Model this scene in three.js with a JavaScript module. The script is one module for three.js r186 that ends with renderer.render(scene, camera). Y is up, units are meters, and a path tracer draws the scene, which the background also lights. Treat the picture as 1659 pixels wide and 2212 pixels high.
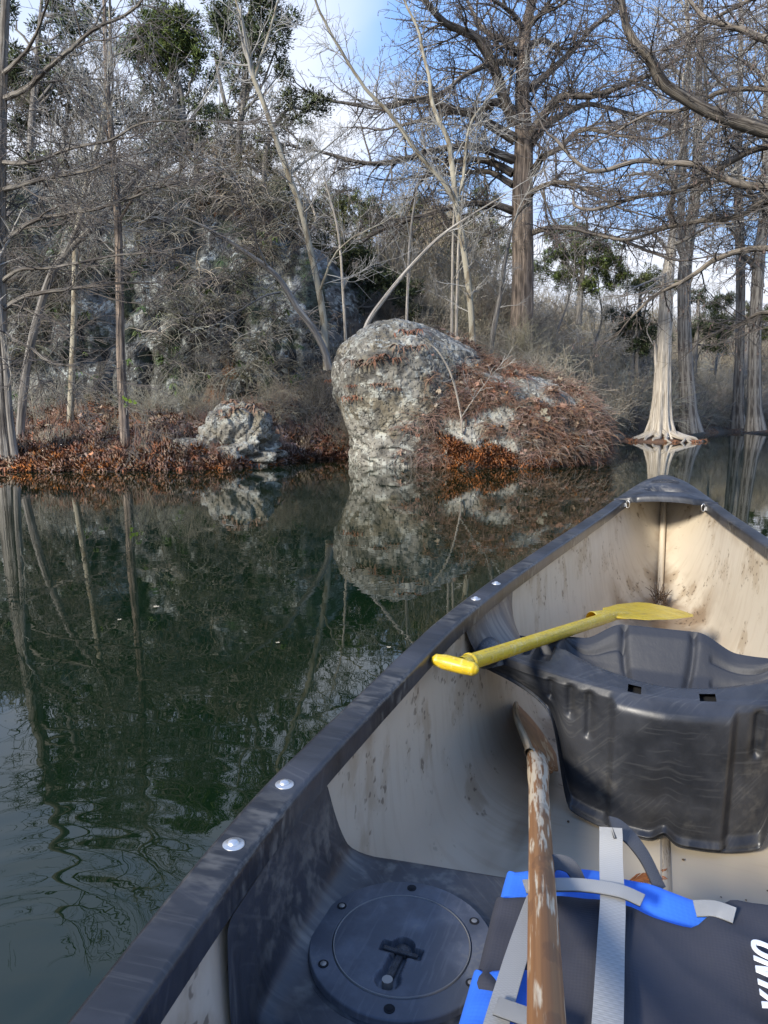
import * as THREE from 'three';
import { mergeGeometries, mergeVertices } from 'three/addons/utils/BufferGeometryUtils.js';
import { RoundedBoxGeometry } from 'three/addons/geometries/RoundedBoxGeometry.js';
import { FontLoader } from 'three/addons/loaders/FontLoader.js';
import { TextGeometry } from 'three/addons/geometries/TextGeometry.js';

// ------------------------------------------------------------------ camera, sky, sun, exposure
const scene = new THREE.Scene();
const camera = new THREE.PerspectiveCamera(71.73, 0.75, 0.05, 600);
const EYE = 0.905, PITCH = 8.219 * Math.PI / 180, FOCAL = 1530;      // metres above the water; down; pixels of a 1659 x 2212 picture
camera.position.set(0, EYE, 0);
camera.rotation.set(-PITCH, 0, 0);
scene.add(camera);
const SUN = new THREE.Vector3(-0.70, 0.52, 0.56).normalize();
const EXPOSURE = 3.1, SUN_POWER = 2.0, SKY_SEED = 136;

const V = (x, y, z) => new THREE.Vector3(x, y, z);
const clamp = (x, a = 0, b = 1) => Math.min(b, Math.max(a, x));
const lerp = (a, b, t) => a + (b - a) * t;
const smooth = (a, b, x) => { const t = clamp((x - a) / (b - a)); return t * t * (3 - 2 * t); };
function rng(seed) { let s = seed >>> 0; return () => { s = (s + 0x6D2B79F5) | 0; let t = Math.imul(s ^ (s >>> 15), 1 | s); t = (t + Math.imul(t ^ (t >>> 7), 61 | t)) ^ t; return ((t ^ (t >>> 14)) >>> 0) / 4294967296; }; }
function hash(x, y, z, seed) { let h = Math.imul(x, 374761393) ^ Math.imul(y, 668265263) ^ Math.imul(z, 2147483647) ^ Math.imul(seed, 1274126177); h = Math.imul(h ^ (h >>> 13), 1274126177); h ^= h >>> 16; h = Math.imul(h, 0x85ebca6b); h ^= h >>> 13; return (h >>> 0) / 4294967296; }
const q5 = (t) => t * t * t * (t * (t * 6 - 15) + 10);
function noise2(x, y, px, py, seed) {                                // tiles with periods px, py
  const ix = Math.floor(x), iy = Math.floor(y), fx = q5(x - ix), fy = q5(y - iy), m = (a, n) => ((a % n) + n) % n;
  const a = m(ix, px), b = m(ix + 1, px), c = m(iy, py), d = m(iy + 1, py);
  return lerp(lerp(hash(a, c, 0, seed), hash(b, c, 0, seed), fx), lerp(hash(a, d, 0, seed), hash(b, d, 0, seed), fx), fy);
}
function fbm2(u, v, fx, fy, oct, seed) { let s = 0, a = 0.5, n = 0; for (let o = 0; o < oct; o++) { s += a * noise2(u * fx, v * fy, fx, fy, seed + o * 17); n += a; a *= 0.55; fx *= 2; fy *= 2; } return s / n; }
function noise3(x, y, z, seed) {
  const ix = Math.floor(x), iy = Math.floor(y), iz = Math.floor(z), fx = q5(x - ix), fy = q5(y - iy), fz = q5(z - iz);
  const h = (a, b, c) => hash(ix + a, iy + b, iz + c, seed);
  return lerp(lerp(lerp(h(0, 0, 0), h(1, 0, 0), fx), lerp(h(0, 1, 0), h(1, 1, 0), fx), fy), lerp(lerp(h(0, 0, 1), h(1, 0, 1), fx), lerp(h(0, 1, 1), h(1, 1, 1), fx), fy), fz);
}
function fbm3(x, y, z, oct, seed) { let s = 0, a = 0.5, n = 0, f = 1; for (let o = 0; o < oct; o++) { s += a * noise3(x * f, y * f, z * f, seed + o * 13); n += a; a *= 0.5; f *= 2.03; } return s / n; }

{ // the sky: blue with broken white cloud, laid out on a flat cloud deck overhead
  const W = 1536, H = 768, data = new Float32Array(W * H * 4);
  for (let j = 0; j < H; j++) for (let i = 0; i < W; i++) {
    const el = ((j + 0.5) / H - 0.5) * Math.PI, az = ((i + 0.5) / W - 0.5) * 2 * Math.PI, y = Math.sin(el), x = Math.cos(az) * Math.cos(el), z = Math.sin(az) * Math.cos(el), k = (j * W + i) * 4;
    const h = clamp(y), up = Math.pow(h, 0.55);
    let c = [lerp(0.20, 0.062, up), lerp(0.31, 0.142, up), lerp(0.47, 0.35, up)];
    if (y > 0) {
      const d = 1 / (y + 0.16), px = x * d, pz = z * d;
      const w = fbm3(px * 0.9 + 3, pz * 0.9, SKY_SEED, 3, 71) - 0.5;
      const n = fbm3(px * 1.05 + w * 1.3 + SKY_SEED * 3.1, pz * 1.05 + w * 0.9, 0.5, 6, 7);
      const m = 0.88 * smooth(0.40, 0.68, n + 0.10 * (1 - smooth(0.05, 0.55, y)) - 0.02) * smooth(-0.02, 0.06, y);
      const thick = smooth(0.5, 0.8, n), t = lerp(0.40, 0.32, thick);
      c = [lerp(c[0], t * 0.97, m), lerp(c[1], t * 0.99, m), lerp(c[2], t * 1.06, m)];
    } else { const g = smooth(0, -0.2, y); c = [lerp(c[0], 0.09, g), lerp(c[1], 0.08, g), lerp(c[2], 0.06, g)]; }
    data[k] = c[0]; data[k + 1] = c[1]; data[k + 2] = c[2]; data[k + 3] = 1;
  }
  const t = new THREE.DataTexture(data, W, H, THREE.RGBAFormat, THREE.FloatType);
  t.mapping = THREE.EquirectangularReflectionMapping; t.magFilter = t.minFilter = THREE.LinearFilter; t.needsUpdate = true;
  scene.background = t; scene.environment = t;
}
const sun = new THREE.DirectionalLight(new THREE.Color(1, 0.93, 0.81), SUN_POWER);
sun.name = 'sun'; sun.position.copy(SUN).multiplyScalar(80); sun.target.position.set(0, 0, -10); sun.castShadow = true; sun.shadow.radius = 18;
Object.assign(sun.shadow.camera, { left: -45, right: 45, top: 45, bottom: -45, near: 1, far: 220 });
scene.add(sun, sun.target);
const renderer = new THREE.WebGLRenderer();
renderer.toneMapping = THREE.LinearToneMapping; renderer.toneMappingExposure = EXPOSURE; renderer.shadowMap.enabled = true;

// ------------------------------------------------------------------ helpers: names, labels, places
const taken = {};
function numbered(name) { const n = taken[name] = (taken[name] ?? -1) + 1; return n ? name + '_' + String(n).padStart(3, '0') : name; }
function tag(o, label, category, group) { o.userData = { label, category }; if (group) o.userData.group = group; return o; }
function thing(name, label, category, group, at = V(0, 0, 0), turn = 0) { const o = new THREE.Group(); o.name = numbered(name); o.position.copy(at); o.rotation.y = turn; scene.add(o); return tag(o, label, category, group); }
function mesh(name, geo, mat, parent, kind) { const m = new THREE.Mesh(geo, mat); m.castShadow = m.receiveShadow = true; m.name = parent && parent !== scene ? name : numbered(name); if (kind) m.userData.kind = kind; (parent ?? scene).add(m); return m; }
function copies(name, geo, mat, list, parent, kind) {               // list of [Matrix4, Color]
  const m = new THREE.InstancedMesh(geo, mat, list.length); list.forEach(([a, c], i) => { m.setMatrixAt(i, a); m.setColorAt(i, c); });
  m.castShadow = m.receiveShadow = true; m.name = parent && parent !== scene ? name : numbered(name); if (kind) m.userData.kind = kind; (parent ?? scene).add(m); return m;
}
const cosP = Math.cos(PITCH), sinP = Math.sin(PITCH);
function sight(u, v) { const x = (u - 829.5) / FOCAL, y = -(v - 1106) / FOCAL, k = cosP + y * sinP; return [x / k, (y * cosP - sinP) / k]; }   // per metre ahead
function P(u, v, D) { const [x, y] = sight(u, v); return V(x * D, EYE + y * D, -D); }                       // the point D metres ahead seen there
const perPx = (D) => D / FOCAL;
const poly = (D, ...uv) => { const out = []; for (let i = 0; i < uv.length; i += 2) out.push(P(uv[i], uv[i + 1], D)); return out; };
const put = (p, s, r, tilt = 1) => new THREE.Matrix4().compose(p, new THREE.Quaternion().setFromEuler(new THREE.Euler((r() - 0.5) * tilt, r() * 6.283, (r() - 0.5) * tilt)), s.isVector3 ? s : V(s, s, s));
const rgb = (r, g, b) => new THREE.Color().setRGB(r, g, b);
const vary = (c, r, a = 0.25) => { const k = 1 + (r() - 0.5) * 2 * a; return rgb(c[0] * k * (1 + (r() - 0.5) * a * 0.5), c[1] * k, c[2] * k * (1 + (r() - 0.5) * a * 0.5)); };

// ------------------------------------------------------------------ textures and materials
function texture(n, m, f, srgb) {
  const a = new Uint8Array(n * m * 4), e = (x) => 255 * (srgb ? (x <= 0.0031308 ? 12.92 * x : 1.055 * Math.pow(x, 1 / 2.4) - 0.055) : x);
  for (let j = 0; j < m; j++) for (let i = 0; i < n; i++) { const c = f((i + 0.5) / n, (j + 0.5) / m), k = (j * n + i) * 4, g = Array.isArray(c) ? c : [c, c, c]; for (let q = 0; q < 3; q++) a[k + q] = clamp(e(clamp(g[q])), 0, 255); a[k + 3] = 255; }
  const t = new THREE.DataTexture(a, n, m); t.wrapS = t.wrapT = THREE.RepeatWrapping; t.magFilter = THREE.LinearFilter; t.minFilter = THREE.LinearMipmapLinearFilter; t.generateMipmaps = true; if (srgb) t.colorSpace = THREE.SRGBColorSpace; t.needsUpdate = true; return t;
}
const rep = (t, x, y) => { const c = t.clone(); c.repeat.set(x, y); c.needsUpdate = true; return c; };
const mix = (a, b, t) => [lerp(a[0], b[0], t), lerp(a[1], b[1], t), lerp(a[2], b[2], t)];
const mat = (o) => new THREE.MeshStandardMaterial({ roughness: 0.9, side: THREE.DoubleSide, ...o });
const matp = (o) => new THREE.MeshPhysicalMaterial({ side: THREE.DoubleSide, ...o });

const T = {};
T.fine = texture(512, 512, (u, v) => fbm2(u, v, 8, 8, 6, 3));
T.rockBump = texture(512, 512, (u, v) => { const a = fbm2(u, v, 6, 6, 6, 21), b = fbm2(u, v, 24, 24, 4, 22); return clamp(a * 0.7 + Math.pow(1 - Math.abs(2 * b - 1), 2) * 0.3 - smooth(0.62, 0.75, fbm2(u, v, 40, 40, 2, 29)) * 0.5); });
T.rock = texture(1024, 1024, (u, v) => {          // pitted grey limestone with pale lichen, dark algae and a little ochre
  const a = fbm2(u, v, 4, 4, 6, 31), l = fbm2(u, v, 22, 22, 5, 32), d = fbm2(u, v, 9, 9, 5, 33), p = fbm2(u, v, 60, 60, 3, 34);
  let c = mix([0.155, 0.145, 0.12], [0.31, 0.29, 0.245], smooth(0.3, 0.7, a));
  c = mix(c, [0.48, 0.49, 0.43], smooth(0.54, 0.68, l) * 0.6);
  c = mix(c, [0.055, 0.05, 0.042], smooth(0.5, 0.66, d) * 0.75);
  c = mix(c, [0.38, 0.30, 0.16], smooth(0.56, 0.68, fbm2(u, v, 7, 7, 4, 35)) * 0.2);
  return mix(c, [0.035, 0.033, 0.03], smooth(0.6, 0.72, p) * 0.8);
}, true);
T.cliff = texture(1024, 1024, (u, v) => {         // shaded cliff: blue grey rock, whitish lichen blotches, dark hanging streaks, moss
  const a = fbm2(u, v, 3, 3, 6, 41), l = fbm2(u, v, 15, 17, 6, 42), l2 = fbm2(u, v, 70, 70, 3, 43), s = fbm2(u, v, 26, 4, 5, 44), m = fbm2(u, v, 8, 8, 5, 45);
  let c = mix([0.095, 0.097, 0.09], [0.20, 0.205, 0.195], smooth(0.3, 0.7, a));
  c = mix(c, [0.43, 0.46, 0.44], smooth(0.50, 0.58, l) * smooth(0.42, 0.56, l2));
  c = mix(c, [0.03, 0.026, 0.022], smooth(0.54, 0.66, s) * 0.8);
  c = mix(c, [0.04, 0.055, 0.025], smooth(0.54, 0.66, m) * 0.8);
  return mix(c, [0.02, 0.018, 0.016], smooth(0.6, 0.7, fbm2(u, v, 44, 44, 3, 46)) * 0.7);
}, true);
const bark = (dark, light, seed, fx, fy) => texture(256, 512, (u, v) => { const w = fbm2(u, v, 4, 4, 3, seed + 5) * 0.12, s = fbm2((u + w) % 1, v, fx, fy, 5, seed), b = fbm2(u, v, 3, 3, 4, seed + 9); return mix(dark, light, clamp(smooth(0.28, 0.72, s) * 0.75 + (b - 0.4) * 0.8)); }, true);
T.barkCypress = bark([0.085, 0.072, 0.060], [0.37, 0.335, 0.285], 51, 16, 3);
T.barkRed = bark([0.095, 0.073, 0.058], [0.41, 0.325, 0.255], 52, 18, 3);
T.barkPale = bark([0.25, 0.215, 0.17], [0.58, 0.525, 0.445], 53, 20, 3);
T.barkGrey = bark([0.10, 0.09, 0.08], [0.30, 0.275, 0.24], 54, 16, 3);
T.barkSycamore = texture(256, 512, (u, v) => { const a = fbm2(u, v, 4, 5, 5, 61), b = fbm2(u, v, 20, 20, 3, 62); let c = mix([0.33, 0.30, 0.225], [0.20, 0.165, 0.11], smooth(0.46, 0.56, a)); return mix(c, [0.46, 0.44, 0.365], smooth(0.55, 0.65, fbm2(u, v, 6, 3, 4, 63)) * 0.7 * (0.6 + b * 0.6)); }, true);
T.barkBump = texture(256, 512, (u, v) => fbm2(u, v, 18, 3, 5, 55));
T.litter = texture(512, 512, (u, v) => { const a = fbm2(u, v, 30, 30, 4, 65), b = fbm2(u, v, 5, 5, 5, 66); return mix(mix([0.05, 0.035, 0.025], [0.24, 0.12, 0.06], smooth(0.35, 0.65, a)), [0.13, 0.11, 0.085], smooth(0.4, 0.65, b)); }, true);
T.hull = texture(1024, 1024, (u, v) => {           // tan plastic, scuffed and muddied
  const a = fbm2(u, v, 4, 4, 5, 81), s = fbm2(u, v, 60, 7, 4, 82), d = fbm2(u, v, 14, 9, 6, 83), p = fbm2(u, v, 90, 90, 2, 84);
  let c = mix([0.51, 0.435, 0.325], [0.59, 0.515, 0.40], a);
  c = mix(c, [0.37, 0.275, 0.175], smooth(0.54, 0.72, s) * 0.18);
  c = mix(c, [0.29, 0.20, 0.11], smooth(0.54, 0.74, d) * 0.45);
  return mix(c, [0.12, 0.085, 0.055], smooth(0.70, 0.76, p) * smooth(0.5, 0.65, d) * 0.7);
}, true);
T.scuff = texture(1024, 1024, (u, v) => {          // black moulded plastic with pale dust and fine scratches
  const a = fbm2(u, v, 5, 5, 6, 91), s1 = fbm2((u + v) % 1, (v - u + 1) % 1, 120, 6, 3, 92), s2 = fbm2((u + 2 * v) % 1, v, 9, 140, 3, 93), p = fbm2(u, v, 40, 40, 4, 94);
  let c = mix([0.014, 0.015, 0.018], [0.043, 0.045, 0.052], smooth(0.3, 0.75, a));
  c = mix(c, [0.17, 0.17, 0.165], smooth(0.60, 0.74, s1) * smooth(0.4, 0.65, a) * 0.16);
  c = mix(c, [0.15, 0.15, 0.15], smooth(0.62, 0.76, s2) * smooth(0.4, 0.6, 1 - a) * 0.14);
  return mix(c, [0.17, 0.16, 0.14], smooth(0.40, 0.85, p) * smooth(0.35, 0.8, fbm2(u, v, 3, 3, 4, 95)) * 0.9);
}, true);
T.dusty = texture(512, 512, (u, v) => { const a = fbm2(u, v, 5, 5, 6, 131), s = fbm2(u, v, 90, 6, 3, 132), p = fbm2(u, v, 50, 50, 3, 133); let c = mix([0.062, 0.067, 0.08], [0.125, 0.132, 0.15], smooth(0.3, 0.7, a)); c = mix(c, [0.16, 0.16, 0.165], smooth(0.6, 0.75, s) * 0.25); return mix(c, [0.17, 0.165, 0.155], smooth(0.58, 0.72, p) * smooth(0.4, 0.65, a) * 0.6); }, true);
T.paint = texture(512, 512, (u, v) => { const a = fbm2(u, v, 6, 6, 5, 141), s = fbm2(u, v, 60, 4, 3, 142), p = fbm2(u, v, 50, 50, 3, 143); let c = mix([0.60, 0.40, 0.014], [0.70, 0.50, 0.022], a); c = mix(c, [0.38, 0.25, 0.03], smooth(0.56, 0.72, s) * 0.35); c = mix(c, [0.30, 0.19, 0.04], smooth(0.62, 0.72, p) * 0.5); return mix(c, [0.76, 0.64, 0.25], smooth(0.62, 0.74, fbm2(u, v, 8, 90, 3, 144)) * 0.35); }, true);
T.scuffRough = texture(512, 512, (u, v) => lerp(0.34, 0.62, fbm2(u, v, 10, 10, 5, 97)));
T.wood = texture(512, 1024, (u, v) => {            // brown varnished wood, paint and varnish worn through to pale wood
  const g = fbm2(u, v, 40, 3, 5, 101), w = fbm2(u, v, 44, 26, 6, 102) * 0.8 + fbm2(u, v, 6, 7, 3, 104) * 0.2, m = smooth(0.44, 0.60, w + clamp((v - 0.44) * 0.7, -0.10, 0.07));
  let c = mix([0.155, 0.066, 0.024], [0.37, 0.18, 0.066], g);
  c = mix(c, mix([0.50, 0.40, 0.27], [0.62, 0.52, 0.37], g), m);
  return mix(c, [0.09, 0.04, 0.02], smooth(0.62, 0.7, fbm2(u, v, 9, 30, 4, 103)) * 0.35);
}, true);
T.cloth = texture(256, 256, (u, v) => 0.5 + 0.25 * Math.sin(u * 6.2832 * 64) + 0.25 * Math.sin(v * 6.2832 * 64));
T.weave = texture(64, 64, (u, v) => { const a = Math.sin(u * 6.2832 * 4 + (Math.floor(v * 8) % 2) * 3.14), c = Math.sin(v * 6.2832 * 8); return clamp(0.86 + 0.05 * a + 0.05 * c); });
T.navy = texture(512, 512, (u, v) => mix([0.028, 0.028, 0.036], [0.052, 0.052, 0.064], fbm2(u, v, 4, 4, 6, 111)), true);
T.water = texture(1024, 1024, (u, v) => { const w = fbm2(u, v, 5, 5, 3, 121) * 0.15; return 0.55 * fbm2((u + w) % 1, (v + w) % 1, 26, 26, 3, 122) + 0.3 * fbm2(u, v, 12, 30, 3, 123) + 0.15 * fbm2(u, v, 70, 70, 2, 124); });

const M = {
  rock: mat({ map: T.rock, bumpMap: T.rockBump, bumpScale: 0.03 }),
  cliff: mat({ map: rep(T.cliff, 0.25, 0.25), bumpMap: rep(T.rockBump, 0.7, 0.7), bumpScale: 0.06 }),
  ground: mat({ map: rep(T.litter, 0.6, 0.6), bumpMap: rep(T.fine, 2, 2), bumpScale: 0.05 }),
  cypress: mat({ map: T.barkCypress, bumpMap: T.barkBump, bumpScale: 0.02 }),
  redbark: mat({ map: T.barkRed, bumpMap: T.barkBump, bumpScale: 0.025 }),
  pale: mat({ map: T.barkPale, bumpMap: T.barkBump, bumpScale: 0.02 }),
  grey: mat({ map: T.barkGrey, bumpMap: T.barkBump, bumpScale: 0.012 }),
  sycamore: mat({ map: T.barkSycamore, bumpMap: T.barkBump, bumpScale: 0.003 }),
  twigDark: mat({ color: rgb(0.115, 0.098, 0.083) }), limbDark: mat({ map: T.barkCypress, color: rgb(0.82, 0.78, 0.74), bumpMap: T.barkBump, bumpScale: 0.02 }), twigGrey: mat({ color: rgb(0.37, 0.35, 0.31) }), twigTan: mat({ color: rgb(0.30, 0.25, 0.19) }),
  tinted: mat({ color: rgb(1, 1, 1) }),
  hull: matp({ map: rep(T.hull, 0.9, 0.9), bumpMap: T.fine, bumpScale: 0.0006, roughness: 0.55 }),
  hullOut: matp({ color: rgb(0.03, 0.06, 0.04), roughness: 0.45 }),
  black: matp({ map: rep(T.scuff, 1.6, 1.6), roughnessMap: rep(T.scuffRough, 3, 3), roughness: 0.9, bumpMap: rep(T.fine, 6, 6), bumpScale: 0.0006 }),
  trim: matp({ map: rep(T.scuff, 2.2, 2.2), roughness: 0.38, bumpMap: rep(T.fine, 5, 5), bumpScale: 0.0005 }),
  hole: mat({ color: rgb(0.006, 0.006, 0.007) }),
  steel: mat({ color: rgb(0.68, 0.66, 0.62), metalness: 0.85, roughness: 0.38 }),
  bolt: mat({ color: rgb(0.30, 0.28, 0.25), metalness: 0.6, roughness: 0.5 }),
  wood: matp({ map: T.wood, bumpMap: T.wood, bumpScale: 0.0012, roughness: 0.6 }),
  yellow: matp({ map: rep(T.paint, 2, 2), roughness: 0.75, bumpMap: rep(T.fine, 3, 3), bumpScale: 0.0006, roughnessMap: rep(T.scuffRough, 3, 3) }),
  blue: matp({ color: rgb(0.035, 0.17, 0.70), roughness: 0.7, sheen: 0.3, bumpMap: rep(T.cloth, 3, 3), bumpScale: 0.0002 }),
  navy: matp({ map: rep(T.navy, 2, 2), roughness: 0.8, sheen: 0.25, bumpMap: rep(T.cloth, 4, 4), bumpScale: 0.00025 }),
  web: matp({ map: rep(T.weave, 3, 22), color: rgb(0.5, 0.5, 0.49), roughness: 0.8, bumpMap: rep(T.cloth, 5, 5), bumpScale: 0.0006 }),
  webDark: matp({ map: rep(T.weave, 3, 8), color: rgb(0.15, 0.155, 0.17), roughness: 0.8, bumpMap: rep(T.cloth, 5, 5), bumpScale: 0.0006 }),
  print: mat({ color: rgb(0.75, 0.77, 0.8) }),
  pan: matp({ color: rgb(0.028, 0.029, 0.034), roughness: 0.6, bumpMap: rep(T.fine, 8, 8), bumpScale: 0.0008 }),
  lid: matp({ map: rep(T.dusty, 3, 3), roughness: 0.5, bumpMap: rep(T.fine, 8, 8), bumpScale: 0.0005 }),
  mud: matp({ map: rep(T.hull, 0.9, 0.9), bumpMap: T.fine, bumpScale: 0.0006, roughness: 0.55, vertexColors: true }),
  water: matp({ color: rgb(0.004, 0.0125, 0.0045), roughness: 0.008, ior: 1.5, bumpMap: rep(T.water, 0.3, 0.3), bumpScale: 0.0004 }),
};

// ------------------------------------------------------------------ growing tubes
class Tubes {
  constructor() { this.p = []; this.n = []; this.uv = []; this.i = []; this.count = 0; }
  add(pts, radii, sides = 3, flute) {
    const N = pts.length, t = V(), b = V(), nn = V(); let ref = null, len = 0; const base = this.p.length / 3;
    for (let k = 0; k < N; k++) {
      const a = pts[Math.max(0, k - 1)], c = pts[Math.min(N - 1, k + 1)];
      t.subVectors(c, a).normalize();
      if (!ref) ref = Math.abs(t.y) > 0.8 ? V(1, 0, 0) : V(0, 1, 0);
      nn.copy(ref).addScaledVector(t, -ref.dot(t)).normalize(); ref = nn.clone(); b.crossVectors(t, nn);
      if (k) len += pts[k].distanceTo(pts[k - 1]);
      for (let s = 0; s <= sides; s++) {
        const A = (s % sides) / sides * 6.28318, ca = Math.cos(A), sa = Math.sin(A), r = radii[k] * (flute ? flute(A, len, k / (N - 1)) : 1);
        const x = nn.x * ca + b.x * sa, y = nn.y * ca + b.y * sa, z = nn.z * ca + b.z * sa;
        this.p.push(pts[k].x + x * r, pts[k].y + y * r, pts[k].z + z * r); this.n.push(x, y, z); this.uv.push(s / sides * Math.max(1, Math.round(radii[0] * 6.28 / 0.35)), len * 0.9);
      }
    }
    const w = sides + 1;
    for (let k = 0; k < N - 1; k++) for (let s = 0; s < sides; s++) { const o = base + k * w + s; this.i.push(o, o + 1, o + w, o + 1, o + w + 1, o + w); }
    this.count++;
  }
  geometry(smoothed) {
    const g = new THREE.BufferGeometry();
    g.setAttribute('position', new THREE.Float32BufferAttribute(this.p, 3)); g.setAttribute('normal', new THREE.Float32BufferAttribute(this.n, 3)); g.setAttribute('uv', new THREE.Float32BufferAttribute(this.uv, 2)); g.setIndex(this.i);
    if (smoothed) g.computeVertexNormals();
    return g;
  }
}
function spline(pts, n) { return new THREE.CatmullRomCurve3(pts, false, 'centripetal').getPoints(n); }
function rough(pts, amp, r) { return pts.map((p, i) => i && i < pts.length - 1 ? p.clone().add(V((r() - 0.5) * amp, (r() - 0.5) * amp, (r() - 0.5) * amp)) : p); }
// a twig and its side twigs; o: wander, lift (upward pull), flat, angle, dense (side twigs per metre), short, rmin
function grow(sink, p, dir, L, r, depth, o, R) {
  const n = clamp(Math.round(L / 0.16), 2, 8), pts = [p.clone()], rad = [r], d = dir.clone().normalize(), q = p.clone(), dirs = [d.clone()];
  for (let k = 1; k <= n; k++) {
    d.x += (R() - 0.5) * o.wander; d.z += (R() - 0.5) * o.wander; d.y += (R() - 0.5) * o.wander * 0.8 + o.lift / n; d.normalize();
    q.addScaledVector(d, L / n); pts.push(q.clone()); rad.push(Math.max(o.rmin * 0.7, r * (1 - 0.75 * k / n))); dirs.push(d.clone());
  }
  sink.add(pts, rad, r > 0.04 ? 6 : r > 0.018 ? 4 : 3);
  if (depth > 0) {
    const kids = L * o.dense * (0.7 + 0.6 * R());
    for (let c = 0; c < kids; c++) {
      const t = 0.15 + 0.85 * R(), k = Math.min(n, Math.floor(t * n)), base = dirs[k], side = V(R() - 0.5, (R() - 0.5) * o.flat, R() - 0.5).normalize();
      const e = base.clone().multiplyScalar(Math.cos(o.angle)).addScaledVector(side, Math.sin(o.angle) * (0.7 + 0.6 * R()));
      const l = Math.max(0.12, L * (o.short ?? 0.5) * (0.5 + 0.8 * R()) * (1.1 - 0.5 * t));
      grow(sink, pts[k].clone().lerp(pts[Math.min(n, k + 1)], R()), e, l, Math.max(o.rmin, rad[k] * 0.6), depth - 1, o, R);
    }
  } else if (o.tips) o.tips.push(q.clone());
}
// side branches all along a bough
function clothe(sink, pts, rad, o, R) {
  for (let k = 1; k < pts.length; k++) {
    const seg = pts[k].distanceTo(pts[k - 1]), t = k / (pts.length - 1); if (t < (o.bare ?? 0.1)) continue;
    let want = seg * o.boughDense; want = Math.floor(want) + (R() < want % 1 ? 1 : 0);
    for (let c = 0; c < want; c++) {
      const d = pts[k].clone().sub(pts[k - 1]).normalize(), side = V(R() - 0.5, (R() - 0.5) * o.flat + (o.boughLift ?? 0), R() - 0.5).normalize();
      d.multiplyScalar(0.45 + 0.4 * R()).addScaledVector(side, 0.8);
      grow(sink, pts[k - 1].clone().lerp(pts[k], R()), d, o.len * (0.45 + 0.9 * R()) * (1.15 - 0.5 * t), Math.max(o.rmin, Math.min(rad[k] * 0.5, o.rmax ?? 0.05)), o.depth, o, R);
    }
  }
  const e = pts.length - 1; grow(sink, pts[e], pts[e].clone().sub(pts[e - 1]), o.len, Math.max(o.rmin, rad[e] * 0.9), o.depth, o, R);
}
// a bare tree: a trunk, boughs (each a part) and twigs (one part that nobody could count)
function bareTree({ name, label, category = 'tree', group, trunk, tr, sides = 12, flute, boughs = [], o, seed, bark, twig, trunkDense, catkins }) {
  const R = rng(seed), base = trunk[0].clone(), g = thing(name, label, category, group, base), tw = new Tubes(), opts = { wander: 0.5, lift: 0.1, flat: 1, angle: 0.9, dense: 3, len: 1, depth: 2, rmin: 0.005, boughDense: 2.5, tips: catkins ? [] : null, ...o };
  const move = (geo) => geo.translate(-base.x, -base.y, -base.z);
  const pts = spline(trunk, trunk.length * 8), rr = pts.map((_, i) => { const f = i / (pts.length - 1) * (tr.length - 1), k = Math.min(tr.length - 2, Math.floor(f)); return lerp(tr[k], tr[k + 1], f - k); });
  const tk = new Tubes(); tk.add(pts, rr, sides, flute); mesh('trunk', move(tk.geometry(true)), bark, g);
  if (trunkDense) clothe(tw, pts, rr, { ...opts, boughDense: trunkDense, bare: opts.trunkBare ?? 0.35 }, R);
  for (const b of boughs) {
    const bp = rough(spline(rough(b.pts, (b.gnarl ?? 0.05) * 1.6, R), b.pts.length * 5), (b.gnarl ?? 0.05) * 0.22, R), br = bp.map((_, i) => lerp(b.r, b.r2 ?? b.r * 0.3, Math.pow(i / (bp.length - 1), 0.8)));
    const t = new Tubes(); t.add(bp, br, b.r > 0.05 ? 8 : 6); mesh('limb', move(t.geometry(true)), b.bark ?? bark, g);
    if (!b.plain) clothe(tw, bp, br, { ...opts, ...b.o }, R);
  }
  if (tw.count) mesh('twigs', move(tw.geometry()), twig, g, 'stuff');
  if (catkins && opts.tips.length) {
    const cg = new THREE.ConeGeometry(0.012, 0.075, 3); cg.translate(0, -0.035, 0);
    copies('catkins', cg, M.tinted, opts.tips.filter(() => R() < catkins).map((p) => [put(p.sub(base), 0.7 + R() * 0.7, R, 0.8), vary([0.12, 0.085, 0.07], R)]), g, 'stuff');
  }
  return g;
}

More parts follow.
